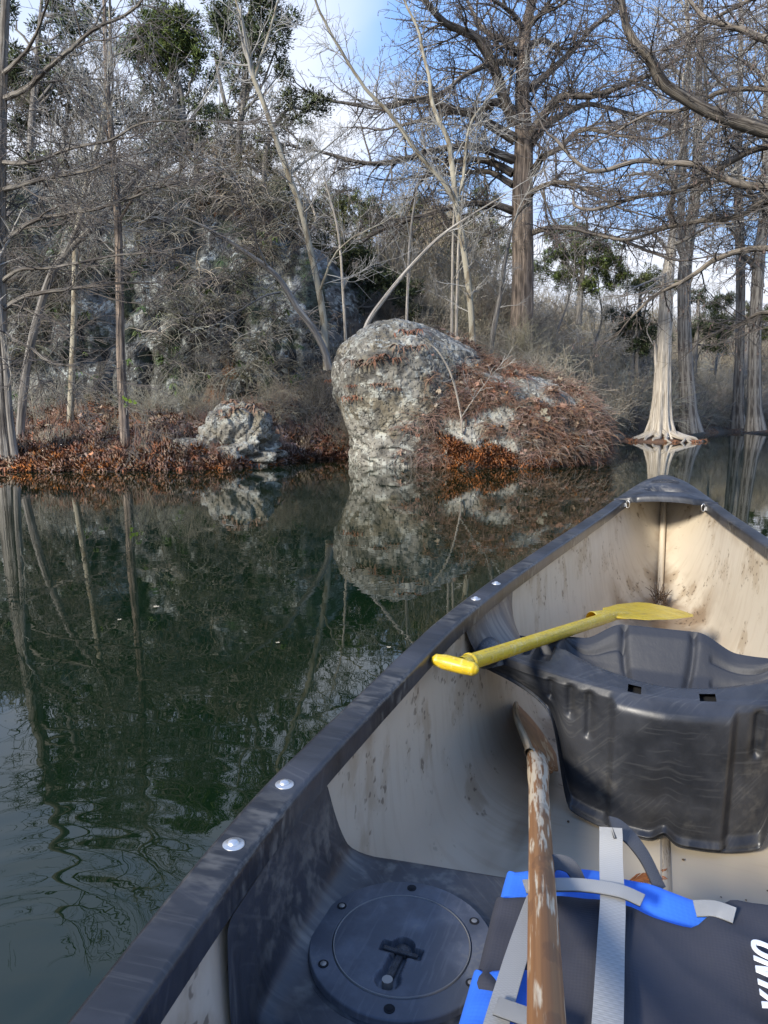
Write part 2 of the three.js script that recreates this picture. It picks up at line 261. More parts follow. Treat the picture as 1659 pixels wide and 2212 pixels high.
// ------------------------------------------------------------------ the setting: ground, hill, water
const SHORE = [[-90, -12], [-14, -10.2], [-7, -10.45], [-4, -10.6], [-2.4, -10.9], [-1.9, -11.8], [-1.6, -12.9], [-0.6, -13.3], [0.3, -13.2], [3.6, -13.9], [4.4, -15.8], [5.4, -19.5], [7.5, -22.6], [10, -25.5], [14, -29], [20, -33], [30, -38], [50, -46], [120, -70]];
function shore(x) { for (let k = 1; k < SHORE.length; k++) if (x <= SHORE[k][0]) { const [a, b] = SHORE[k - 1], [c, d] = SHORE[k]; return lerp(b, d, (x - a) / (c - a)); } return -70; }
function land(x, z) {
  const slope = x > 4 ? 0.62 : 1, d = (shore(x) - z) * slope + 0.35 * (fbm3(x * 0.9, 0, z * 0.9, 3, 5) - 0.5);
  if (d < -1.5 && z < 6) return -1.4;
  const n = fbm3(x * 0.35, 2, z * 0.35, 4, 6) - 0.5, n2 = fbm3(x * 2.1, 2, z * 2.1, 3, 9) - 0.5;
  const low = d < 0 ? lerp(0, -1.4, clamp(-d / 1.5)) : 0.14 * smooth(0, 0.3, d) + 0.17 * Math.min(d, 3.2);
  const left = low + 5.0 * smooth(4.6, 6.6, d) + 0.17 * Math.max(0, d - 6.2) - 0.08 * Math.max(0, d - 22);
  const right = low + 0.36 * Math.max(0, d - 1.2) * smooth(0.5, 3.5, d) - 0.14 * Math.max(0, d - 16);
  const w = smooth(-2.7, -0.7, x - 0.07 * (z + 14));
  return lerp(left, right, w) + (d > 0 ? n * Math.min(1.6, d * 0.35) + n2 * Math.min(0.22, 0.05 + d * 0.06) : 0);
}
function sheet(nx, nz, warpX, warpZ, f) {
  const p = [], uv = [], idx = [];
  for (let j = 0; j <= nz; j++) for (let i = 0; i <= nx; i++) { const x = warpX(i / nx), z = warpZ(j / nz); p.push(x, f(x, z), z); uv.push(x, z); }
  for (let j = 0; j < nz; j++) for (let i = 0; i < nx; i++) { const a = j * (nx + 1) + i, b = a + nx + 1; idx.push(a, b, a + 1, a + 1, b, b + 1); }
  const g = new THREE.BufferGeometry(); g.setAttribute('position', new THREE.Float32BufferAttribute(p, 3)); g.setAttribute('uv', new THREE.Float32BufferAttribute(uv, 2)); g.setIndex(idx); g.computeVertexNormals(); return g;
}
{
  const wx = (t) => { const u = t * 2 - 1; return 1.5 + 24 * u + 260 * Math.pow(u, 5); }, wz = (t) => { const u = (t - 0.12) / 0.88; return u < 0 ? 8 + u * -1500 * 0.12 : -6 - 44 * u - 260 * Math.pow(u, 5); };
  mesh('ground', sheet(260, 300, wx, wz, land), M.ground).userData = { kind: 'structure', label: 'leaf covered river bank and wooded hillside' };
  // water: fine near the canoe, where small waves run out from the hull
  const ripple = (x, z) => {
    const cx = x + 0.62, cz = z + 1.02, d = Math.hypot(cx, cz), e = Math.hypot(x + 0.3, z + 0.3);
    let h = 0.0011 * Math.sin(d * 62) * Math.exp(-d * 3.4) * smooth(0.05, 0.2, d);
    h += 0.00026 * Math.sin(e * 34 + 1.5 * Math.sin(x * 3 + z * 2)) * Math.exp(-Math.pow(e - 0.8, 2) * 2.2);
    h += 0.00026 * (fbm3(x * 3.2, 0, z * 5.2, 3, 15) - 0.5) * (0.25 + 1.2 * Math.exp(-(x * x + z * z) * 0.35));
    return h;
  };
  const ax = (t) => { const u = t * 2 - 1; return -0.6 + 2.2 * u + 9 * Math.pow(u, 3) + 180 * Math.pow(u, 9); }, az = (t) => { const u = t * 2 - 1; return -1.4 + 2.2 * u + 9 * Math.pow(u, 3) + 180 * Math.pow(u, 9); };
  mesh('water', sheet(340, 340, ax, az, ripple), M.water).userData = { kind: 'structure', label: 'still dark green river water with faint ripples' };
}

// the cliff behind the left bank
const cliffZ = (x, y) => -15.1 - 0.12 * y - 0.7 * smooth(3, 6, y) + 0.35 * Math.sin(x * 0.9 + 1) - 3.2 * Math.pow(smooth(-2.2, -0.5, x), 2);
{
  const nx = 240, ny = 130, p = [], uv = [], idx = [];
  for (let j = 0; j <= ny; j++) for (let i = 0; i <= nx; i++) {
    const x = lerp(-16, -0.5, i / nx), top = 6.6 - 1.6 * smooth(-5, -1, x) - 0.8 * fbm3(x * 0.6, 0, 1, 3, 17), y = lerp(-0.1, top, j / ny);
    const k = fbm3(x * 0.55, y * 0.5, 3, 4, 18) - 0.5, f = fbm3(x * 2.4, y * 2.0, 5, 4, 19) - 0.5, c = Math.pow(1 - Math.abs(2 * fbm3(x * 1.1, y * 0.7, 8, 3, 20) - 1), 6);
    p.push(x, y, cliffZ(x, y) + k * 1.3 + f * 0.45 - c * 0.35 - 0.9 * Math.pow(j / ny, 10)); uv.push(x, y);
  }
  for (let j = 0; j < ny; j++) for (let i = 0; i < nx; i++) { const a = j * (nx + 1) + i, b = a + nx + 1; idx.push(a, a + 1, b, a + 1, b + 1, b); }
  const g = new THREE.BufferGeometry(); g.setAttribute('position', new THREE.Float32BufferAttribute(p, 3)); g.setAttribute('uv', new THREE.Float32BufferAttribute(uv, 2)); g.setIndex(idx); g.computeVertexNormals();
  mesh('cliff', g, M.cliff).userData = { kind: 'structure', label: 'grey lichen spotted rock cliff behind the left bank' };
}

// ------------------------------------------------------------------ rocks
const smin = (a, b, k) => { const h = clamp(0.5 + 0.5 * (b - a) / k); return lerp(b, a, h) - k * h * (1 - h); };
const ell = (p, c, r) => { const x = (p.x - c[0]) / r[0], y = (p.y - c[1]) / r[1], z = (p.z - c[2]) / r[2], k = Math.hypot(x, y, z); return (k - 1) * Math.min(...r) * (k > 1e-4 ? 1 : 1); };
function rockGeometry(field, center, detail, relief, uvScale) {      // the surface seen from center, then roughened
  const g = mergeVertices(new THREE.IcosahedronGeometry(1, detail).deleteAttribute('uv').deleteAttribute('normal')), a = g.attributes.position, uv = [], d = V(), p = V();
  for (let i = 0; i < a.count; i++) {
    d.fromBufferAttribute(a, i).normalize(); let lo = 0.05, hi = 4.5;
    for (let s = 0; s < 26; s++) { const m = (lo + hi) / 2; p.copy(center).addScaledVector(d, m); if (field(p) < 0) lo = m; else hi = m; }
    p.copy(center).addScaledVector(d, lo); const e = relief(p); p.addScaledVector(d, e); a.setXYZ(i, p.x, p.y, p.z);
    uv.push((p.x * 0.8 + p.z * 0.6) * uvScale, (p.y + (p.z * 0.5 - p.x * 0.3)) * uvScale);
  }
  g.userData.k = uvScale; g.computeVertexNormals(); return g;
}
function boxMapped(geo, dx, dy, dz) {                                // each face takes the texture along its main axis
  const g = geo.toNonIndexed(), p = g.attributes.position, uv = [], A = V(), B = V(), Q = V(), k = geo.userData.k;
  for (let i = 0; i < p.count; i += 3) { A.fromBufferAttribute(p, i); B.fromBufferAttribute(p, i + 1).sub(A); Q.fromBufferAttribute(p, i + 2).sub(A); const n = B.cross(Q), x = Math.abs(n.x), y = Math.abs(n.y), z = Math.abs(n.z); for (let j = 0; j < 3; j++) { Q.fromBufferAttribute(p, i + j); if (z >= x && z >= y) uv.push(Q.x * k, Q.y * k); else if (x >= y) uv.push(Q.z * k + 0.37, Q.y * k); else uv.push(Q.x * k, Q.z * k + 0.61); } }
  g.setAttribute('uv', new THREE.Float32BufferAttribute(uv, 2)); return g.translate(dx, dy, dz);
}
const stone = (seed, big, mid, small) => (p) => big * (fbm3(p.x * 1.3, p.y * 1.3, p.z * 1.3, 3, seed) - 0.5) + mid * (fbm3(p.x * 4.5, p.y * 4.5, p.z * 4.5, 3, seed + 3) - 0.5) - small * Math.pow(fbm3(p.x * 13, p.y * 13, p.z * 13, 2, seed + 7), 2) - mid * 0.35 * Math.pow(1 - Math.abs(2 * noise3(p.x * 1.5 + p.y, p.y * 2.6, p.z * 1.5, seed + 8) - 1), 6) - mid * 2.6 * smooth(0.85, 0.3, p.y) * Math.pow(fbm3(p.x * 3, p.y * 6, p.z * 3, 2, seed + 4), 2);
function scatter(geo, n, R, keep) {                                  // points on a surface, evenly by area
  const a = geo.attributes.position, idx = geo.index.array, acc = [], A = V(), B = V(), C = V(); let s = 0;
  for (let k = 0; k < idx.length; k += 3) { A.fromBufferAttribute(a, idx[k]); B.fromBufferAttribute(a, idx[k + 1]); C.fromBufferAttribute(a, idx[k + 2]); s += B.clone().sub(A).cross(C.clone().sub(A)).length(); acc.push(s); }
  const out = [];
  for (let t = 0; t < n * 12 && out.length < n; t++) {
    const w = R() * s; let lo = 0, hi = acc.length - 1; while (lo < hi) { const m = (lo + hi) >> 1; if (acc[m] < w) lo = m + 1; else hi = m; }
    const k = lo * 3; A.fromBufferAttribute(a, idx[k]); B.fromBufferAttribute(a, idx[k + 1]).sub(A); C.fromBufferAttribute(a, idx[k + 2]).sub(A);
    let u = R(), v = R(); if (u + v > 1) { u = 1 - u; v = 1 - v; }
    const p = A.clone().addScaledVector(B, u).addScaledVector(C, v), nrm = B.clone().cross(C).normalize(); if (keep(p, nrm)) out.push([p, nrm]);
  }
  return out;
}
const headField = (p) => smin(smin(ell(p, [0.17, 1.42, -12.15], [1.10, 0.96, 1.08]), ell(p, [0.34, 0.25, -12.15], [0.95, 1.15, 0.98]), 0.5), ell(p, [0.85, 1.35, -12.6], [1.0, 0.86, 1.05]), 0.3);
const slopeField = (p) => smin(ell(p, [1.8, 0.15, -12.75], [2.15, 1.5, 1.75]), ell(p, [1.15, 0.8, -12.7], [1.0, 0.9, 1.2]), 0.4);
const boulder = thing('boulder', 'huge round grey limestone boulder leaning over the water, draped with dead vines', 'boulder', null, V(0.6, 0, -12.3));
const headGeo = rockGeometry(headField, V(0.3, 1.1, -12.2), 110, stone(201, 0.20, 0.075, 0.035), 0.45), slopeGeo = rockGeometry(slopeField, V(1.6, 0.3, -12.75), 80, stone(231, 0.22, 0.11, 0.04), 0.45);
mesh('rock_head', boxMapped(headGeo, -0.6, 0, 12.3), M.rock, boulder); mesh('rock_ledge', boxMapped(slopeGeo, -0.6, 0, 12.3), M.rock, boulder);
const smallGeo = rockGeometry((p) => smin(ell(p, [-2.32, 0.25, -11.75], [0.72, 0.74, 0.68]), ell(p, [-2.95, 0.02, -11.55], [0.85, 0.42, 0.6]), 0.3), V(-2.7, 0.15, -11.85), 60, stone(261, 0.42, 0.24, 0.08), 0.5);
{ const o = thing('rock', 'smaller pale pointed rock at the water edge with dead ferns on top', 'rock', null, V(-2.6, 0, -11.9)); mesh('stone', boxMapped(smallGeo, 2.6, 0, 11.9), M.rock, o); }

// ------------------------------------------------------------------ small plants
function leafGeometry(R, curl = 0.35) {                              // a lobed leaf, one unit long
  const out = [[0, 0], [0.16, 0.14], [0.42, 0.1], [0.3, 0.34], [0.52, 0.56], [0.22, 0.58], [0.2, 0.8], [0, 1], [-0.2, 0.8], [-0.22, 0.58], [-0.52, 0.56], [-0.3, 0.34], [-0.42, 0.1], [-0.16, 0.14]];
  const p = [0, curl * 0.3, 0.45], idx = [];
  for (const [x, y] of out) p.push(x, curl * (x * x * 2 + (y - 0.5) * (y - 0.5) + (R() - 0.5) * 0.5), y);
  for (let k = 1; k <= out.length; k++) idx.push(0, k, k % out.length + 1);
  const g = new THREE.BufferGeometry(); g.setAttribute('position', new THREE.Float32BufferAttribute(p, 3)); g.setIndex(idx); g.computeVertexNormals(); g.translate(0, 0, -0.45); return g;
}
function frondClump(R, n, droop, width) {                            // fronds that arch out and hang
  const p = [], idx = [];
  for (let f = 0; f < n; f++) {
    const az = R() * 6.283, L = 0.6 + 0.5 * R(), lift = 0.5 + R() * 0.6, S = 7, b = p.length / 3;
    for (let k = 0; k <= S; k++) { const t = k / S, r = L * t, h = lift * t * L - droop * t * t * L * 1.5, w = width * Math.sin(Math.PI * (0.12 + 0.86 * t)) * (k % 2 ? 1 : 0.45); const cx = Math.cos(az) * r, cz = Math.sin(az) * r, sx = -Math.sin(az) * w, sz = Math.cos(az) * w, j = (R() - 0.5) * 0.05; p.push(cx + sx, h + j, cz + sz, cx, h + 0.02, cz, cx - sx, h - j, cz - sz); }
    for (let k = 0; k < S; k++) { const a = b + k * 3; idx.push(a, a + 3, a + 1, a + 1, a + 3, a + 4, a + 1, a + 4, a + 2, a + 2, a + 4, a + 5); }
  }
  const g = new THREE.BufferGeometry(); g.setAttribute('position', new THREE.Float32BufferAttribute(p, 3)); g.setIndex(idx); g.computeVertexNormals(); return g;
}
const sprayGeometry = (seed, n) => { const r = rng(seed), p = [], nn = []; for (let k = 0; k < n; k++) { const d = V(r() - 0.5, (r() - 0.35) * 0.9, r() - 0.5).normalize(), c = d.clone().multiplyScalar(0.25 + 0.75 * r()), a = d.clone().add(V(r() - 0.5, r() * 0.6, r() - 0.5)).normalize(), s = V().crossVectors(a, V(r() - 0.5, r() - 0.5, r() - 0.5)).normalize(), L = 0.22 + r() * 0.26, w = 0.045 + r() * 0.05; for (const q of [c.clone().addScaledVector(s, w), c.clone().addScaledVector(a, L), c.clone().addScaledVector(s, -w)]) p.push(q.x, q.y, q.z); for (let j = 0; j < 3; j++) nn.push(d.x, d.y + 0.3, d.z); } const g = new THREE.BufferGeometry(); g.setAttribute('position', new THREE.Float32BufferAttribute(p, 3)); g.setAttribute('normal', new THREE.Float32BufferAttribute(nn, 3)); return g; };
function strandClump(R, n, hang, spread, rad) {                      // thin dead stems
  const t = new Tubes();
  for (let s = 0; s < n; s++) { const d = V((R() - 0.5) * spread, hang < 0 ? 0.5 * R() : 1, (R() - 0.5) * spread).normalize(), q = V((R() - 0.5) * spread * 0.5, 0, (R() - 0.5) * spread * 0.5), pts = [q.clone()], L = 0.5 + R() * 0.6; for (let k = 0; k < 5; k++) { d.x += (R() - 0.5) * 0.7; d.z += (R() - 0.5) * 0.7; d.y += hang * 0.35 + (R() - 0.5) * 0.3; d.normalize(); q.addScaledVector(d, L / 5); pts.push(q.clone()); } t.add(pts, pts.map((_, k) => rad * (1 - 0.12 * k)), 3); }
  return t.geometry();
}
function thicketGeometry(seed, stems, o) { const R = rng(seed), t = new Tubes(); for (let s = 0; s < stems * 1.3; s++) { const d = V((R() - 0.5) * o.spread, 1, (R() - 0.5) * o.spread); grow(t, V((R() - 0.5) * 0.5, 0, (R() - 0.5) * 0.5), d, 0.55 + R() * 0.6, 0.0065, 2, { wander: 0.7, lift: o.lift, flat: 1, angle: 0.75, dense: o.dense, short: 0.5, rmin: 0.0032 }, R); } return t.geometry(); }
const R0 = rng(77);
const leafGeos = [leafGeometry(R0), leafGeometry(R0, 0.7), leafGeometry(R0, 0.15)], fronds = [frondClump(R0, 12, 0.9, 0.11), frondClump(R0, 16, 1.4, 0.09), frondClump(R0, 10, 0.6, 0.12)], strands = [strandClump(R0, 22, -1, 1, 0.012), strandClump(R0, 16, -0.7, 1.6, 0.012), strandClump(R0, 18, 0.3, 0.9, 0.011)];
const thickets = [thicketGeometry(5, 16, { spread: 0.9, lift: -0.25, dense: 7 }), thicketGeometry(6, 14, { spread: 1.5, lift: -0.6, dense: 7 }), thicketGeometry(7, 18, { spread: 0.6, lift: 0.1, dense: 8 }), thicketGeometry(8, 13, { spread: 1.9, lift: 0.25, dense: 8 })];
const ORANGE = [0.36, 0.125, 0.03], RUST = [0.27, 0.115, 0.06], BROWN = [0.235, 0.145, 0.095], TAN = [0.36, 0.275, 0.205], PINKISH = [0.33, 0.205, 0.155], GREYTWIG = [0.285, 0.26, 0.21];
const pick = (R, ...a) => a[Math.floor(R() * a.length)];

{ // the left bank: fallen leaves, rusty ferns, dry grass
  const R = rng(301), leaves = [[], [], []], fern = [[], [], []], dry = [];
  for (let k = 0; k < 8000; k++) { const x = lerp(-8.6, -0.2, R()), d = -0.1 + Math.pow(R(), 1.5) * 4.2, z = shore(x) - d, y = Math.max(0.01, land(x, z)); leaves[k % 3].push([put(V(x, y + 0.02 + R() * 0.06, z), 0.03 + R() * R() * 0.12, R, 1.0), vary(pick(R, RUST, BROWN, BROWN, PINKISH, PINKISH, TAN, TAN, [0.42, 0.22, 0.11]), R, 0.4)]); }
  for (let k = 0; k < 2000; k++) { const x = lerp(-8.4, -0.3, R()), d = -0.12 + Math.pow(R(), 2.2) * 3.4, z = shore(x) - d, y = Math.max(0.0, land(x, z)); const near = d < 0.7 ? 1 : 0; fern[k % 3].push([put(V(x, y + 0.04, z), 0.07 + R() * 0.10, R, 0.7), vary(near && R() < 0.26 ? (R() < 0.5 ? ORANGE : RUST) : pick(R, BROWN, RUST, PINKISH, TAN), R, 0.35)]); }
  for (let k = 0; k < 320; k++) { const x = lerp(-8.4, -0.2, R()), d = 0.1 + R() * 3.6, z = shore(x) - d; dry.push([put(V(x, land(x, z), z), 0.16 + R() * 0.26, R, 0.9), vary(pick(R, TAN, BROWN, PINKISH, GREYTWIG), R, 0.3)]); }
  const a = thing('fallen_leaves', 'brown fallen leaves spread over the left bank', 'leaves'); a.userData.kind = 'stuff'; leafGeos.forEach((g, i) => copies('leaves', g, M.tinted, leaves[i], a, 'stuff'));
  const b = thing('bank_foliage', 'rusty orange dead ferns along the left bank', 'ferns'); b.userData.kind = 'stuff'; fern.forEach((l, i) => copies('fronds', i ? sprayGeometry(30 + i, 80) : fronds[0], M.tinted, l, b, 'stuff')); copies('stems', strands[2], M.tinted, dry, b, 'stuff');
}
{ // the boulder's cover: dead vines and leaves, rusty ferns above the water
  const R = rng(302), lv = [[], [], []], vn = [[], []], fr = [[], [], []];
  const right = (p, n) => p.y > 0.05 && n.z > -0.5 && p.x + 0.48 * (1.9 - p.y) > 1.05 + (R() - 0.5) * 0.7;
  const bare = (p) => fbm3(p.x * 1.6, p.y * 1.6, p.z * 1.6, 3, 305) > 0.55;
  for (const [p, n] of [...scatter(slopeGeo, 3600, R, (p, n) => right(p, n) && !bare(p)), ...scatter(headGeo, 420, R, (p, n) => right(p, n) && !bare(p))]) { const c = pick(R, RUST, BROWN, BROWN, BROWN, BROWN, PINKISH, PINKISH, TAN, GREYTWIG, [0.11, 0.075, 0.055], [0.14, 0.09, 0.065]); if (R() < 0.85) lv[Math.floor(R() * 3)].push([put(p.clone().addScaledVector(n, 0.03 + R() * 0.07), 0.03 + R() * R() * 0.15, R, 2.4), vary(R() < 0.06 ? [0.45, 0.2, 0.07] : c, R, 0.35)]); if (R() < 0.62) vn[Math.floor(R() * 2)].push([put(p.clone().addScaledVector(n, 0.03), 0.14 + R() * 0.24, R, 1.6), vary(c, R, 0.35)]); }
  for (const [p, n] of scatter(slopeGeo, 1500, R, (p, n) => p.y > 0.0 && p.y < 0.55 && n.z > -0.2 && p.x > 0.9 && p.y < 0.42 + 0.25 * (fbm3(p.x * 3, 0, 1, 2, 307) - 0.5) && (fbm3(p.x * 1.7, p.y * 2.5, p.z * 1.7, 3, 306) > 0.43))) fr[Math.floor(R() * 3)].push([put(p.clone().addScaledVector(n, 0.03), 0.07 + R() * 0.07, R, 0.8), vary(R() < 0.5 ? ORANGE : R() < 0.6 ? RUST : BROWN, R, 0.35)]);
  const a = thing('vine_leaves', 'dead brown vines and leaves hanging over the right side of the boulder', 'vines'); a.userData.kind = 'stuff';
  leafGeos.forEach((g, i) => copies('leaves', g, M.tinted, lv[i], a, 'stuff')); vn.forEach((l, i) => copies('vines', strands[i], M.tinted, l, a, 'stuff'));
  const b = thing('waterside_foliage', 'bright rusty orange ferns at the foot of the boulder above the water', 'ferns'); b.userData.kind = 'stuff'; fr.forEach((l, i) => copies('fronds', sprayGeometry(20 + i, 90), M.tinted, l, b, 'stuff'));
  // single clumps of dead fern in cracks of the boulder's face
  const spots = [[790, 785, 0.30, 'long flat dead rusty fern clump high on the left boulder face'], [835, 772, 0.26, 'dead rusty fern clump right of the long one high on the boulder face'], [762, 858, 0.22, 'dead fern clump hanging low on the left face of the boulder'], [762, 833, 0.12, 'tiniest dead fern tuft on the left face of the boulder'], [820, 829, 0.16, 'small dead fern tuft in the middle of the boulder face'], [850, 838, 0.12, 'dead fern tuft right of the middle one on the boulder face'], [880, 717, 0.28, 'spiky dead fern clump on the top edge of the boulder'], [885, 750, 0.26, 'dead fern clump on the boulder just below its top edge clump'], [716, 822, 0.12, 'dead fern tuft on the far left edge of the boulder']];
  const ray = new THREE.Raycaster(), test = new THREE.Mesh(headGeo, M.rock), eye = V(0, EYE, 0);
  for (const [u, v, s, label] of spots) {
    ray.set(eye, P(u, v, 1).sub(eye).normalize()); const hit = ray.intersectObject(test)[0]; if (!hit) continue;
    const o = thing('dead_fern', label, 'fern', 'dead fern clumps on the boulder face', hit.point), n = 5, f = []; for (let k = 0; k < n; k++) f.push(frondClump(R, 9, 1.0, 0.10).applyMatrix4(put(V((k / (n - 1) - 0.5) * 1.5 * s, (R() - 0.5) * 0.2 * s, 0.03), s * 0.6, R, 0.5)));
    mesh('fronds', mergeGeometries(f), mat({ color: vary(pick(R, [0.24, 0.105, 0.06], [0.22, 0.13, 0.085]), R, 0.2) }), o);
  }
  const top = []; for (const [p] of scatter(smallGeo, 60, R, (p, n) => n.y > 0.5 && p.y > 0.5 && p.x > -2.6)) top.push(frondClump(R, 8, 0.9, 0.1).applyMatrix4(put(p.sub(V(-2.5, 0.7, -11.9)), 0.12 + R() * 0.1, R, 0.8)));
  const o = thing('fern_cap', 'brown dead ferns growing on top of the smaller rock', 'fern', null, V(-2.5, 0.7, -11.9)); mesh('fronds', mergeGeometries(top), mat({ color: rgb(...BROWN) }), o);
}
{ // bare thickets on the banks and the hill, roots and vines hanging down the cliff, far woodland
  const R = rng(303), near = [[], [], [], []], hill = [[], [], [], []], hang = [[], []], tuft = [];
  const grey = () => vary(pick(R, GREYTWIG, GREYTWIG, [0.34, 0.30, 0.215], [0.20, 0.17, 0.135], [0.28, 0.24, 0.175]), R, 0.25);
  for (let k = 0; k < 330; k++) { const x = lerp(3.2, 22, Math.pow(R(), 1.2)), z = shore(x) - 0.3 - Math.pow(R(), 1.3) * 9, s = (x < 5.5 ? 0.6 : 0.9) + R() * (x < 5.5 ? 0.8 : 1.2); near[k % 4].push([put(V(x, land(x, z) - 0.05, z), V(s * 1.1, s, s * 1.1), R, 0.3), grey()]); }
  for (let k = 0; k < 190; k++) { const x = lerp(-1.8, 5, R()), z = -14.6 - Math.pow(R(), 1.2) * 8, s = z > -19.5 ? 0.4 + R() * 0.65 : 0.8 + R() * 1.1; near[k % 4].push([put(V(x, land(x, z) - 0.05, z), s, R, 0.3), grey()]); }
  for (let k = 0; k < 14; k++) { const x = lerp(-8.5, -0.6, R()), z = -13.2 - R() * 1.4, s = 0.5 + R() * 0.6; near[k % 4].push([put(V(x, land(x, z) - 0.05, z), s, R, 0.3), grey()]); }
  for (let k = 0; k < 90; k++) { const x = lerp(-15, 1, R()), z = -17.2 - Math.pow(R(), 1.4) * 14, s = 0.7 + R() * 0.9; hill[k % 4].push([put(V(x, land(x, z) - 0.1, z), s, R, 0.3), grey()]); }
  for (let k = 0; k < 420; k++) { const x = lerp(0, 44, R()), z = Math.min(shore(x) - 6, -22) - R() * 22, s = 1.5 + R() * 1.9; hill[k % 4].push([put(V(x, land(x, z) - 0.1, z), s, R, 0.3), grey()]); }
  for (let k = 0; k < 680; k++) { const x = lerp(-10, -0.8, R()), y = lerp(0.6, 6.2, Math.pow(R(), 0.7)), z = cliffZ(x, y) + 0.1 + R() * 0.3; if (fbm3(x * 0.7, y * 0.4, 2, 3, 308) < 0.5) continue; hang[k % 2].push([put(V(x, y, z), 0.35 + R() * 0.6, R, 0.5), vary(pick(R, [0.17, 0.15, 0.12], GREYTWIG, [0.13, 0.115, 0.095], [0.11, 0.11, 0.07]), R, 0.3)]); }
  for (let k = 0; k < 70; k++) { const x = lerp(-9, -1.4, R()), y = 0.5 + R() * 4.4, z = cliffZ(x, y) + 0.35; tuft.push([put(V(x, y, z), 0.09 + R() * 0.12, R, 0.9), vary(pick(R, [0.075, 0.12, 0.03], [0.05, 0.085, 0.03], [0.10, 0.14, 0.04]), R, 0.3)]); }
  const a = thing('undergrowth', 'bare grey thickets crowding the banks behind the boulder', 'undergrowth'); a.userData.kind = 'stuff'; thickets.forEach((g, i) => copies('brush', g, M.tinted, near[i], a, 'stuff'));
  const b = thing('hillside_undergrowth', 'bare grey brush covering the hill behind the trees', 'undergrowth'); b.userData.kind = 'stuff'; thickets.forEach((g, i) => copies('brush', g, M.tinted, hill[i], b, 'stuff'));
  const c = thing('cliff_vines', 'dead vines and roots hanging down the grey cliff', 'vines'); c.userData.kind = 'stuff'; hang.forEach((l, i) => copies('vines', strands[i], M.tinted, l, c, 'stuff')); copies('ferns', fronds[0], M.tinted, tuft, c, 'stuff');
}
{ // small green leaves on the bank trunk, roots hanging under the boulder, bits floating on the water
  const R = rng(311), g = thing('vine_sprig', 'few bright green vine leaves on the slim brown trunk', 'vine', null, P(272, 868, 11.1)), t = new Tubes(); t.add([V(0, -0.2, 0), V(0.01, 0, 0.02), V(-0.01, 0.15, 0.02)], [0.004, 0.004, 0.003], 4); mesh('stem', t.geometry(), M.twigGrey, g);
  for (const [x, y] of [[0.02, 0.03], [0.08, 0.01], [-0.02, 0.06], [0.15, -0.01], [0.0, -0.06]]) mesh('leaf', leafGeometry(R, 0.2).rotateX(-1.1).scale(0.075, 0.075, 0.075).translate(x, y, 0.04), mat({ color: rgb(0.24, 0.36, 0.05) }), g);
  for (const [u, v, s, label] of [[337, 1312, 0.05, 'palest dead leaf floating on the dark water left of the canoe'], [258, 1340, 0.035, 'small leaf floating nearest the left edge on the dark water'], [600, 1390, 0.03, 'tiny floating leaf in the middle of the dark water'], [560, 1120, 0.05, 'dead leaf floating below the smaller rock'], [840, 1400, 0.03, 'tiny floating leaf nearest the canoe side']]) { const [x, y] = sight(u, v), D = -EYE / y; mesh('blade', leafGeometry(R, 0.1).scale(s * 0.6, s * 0.6, s * 0.6), mat({ color: rgb(0.5, 0.42, 0.28) }), thing('floating_leaf', label, 'leaf', 'leaves floating on the water', V(x * D, 0.004, -D), R() * 6)); }
}
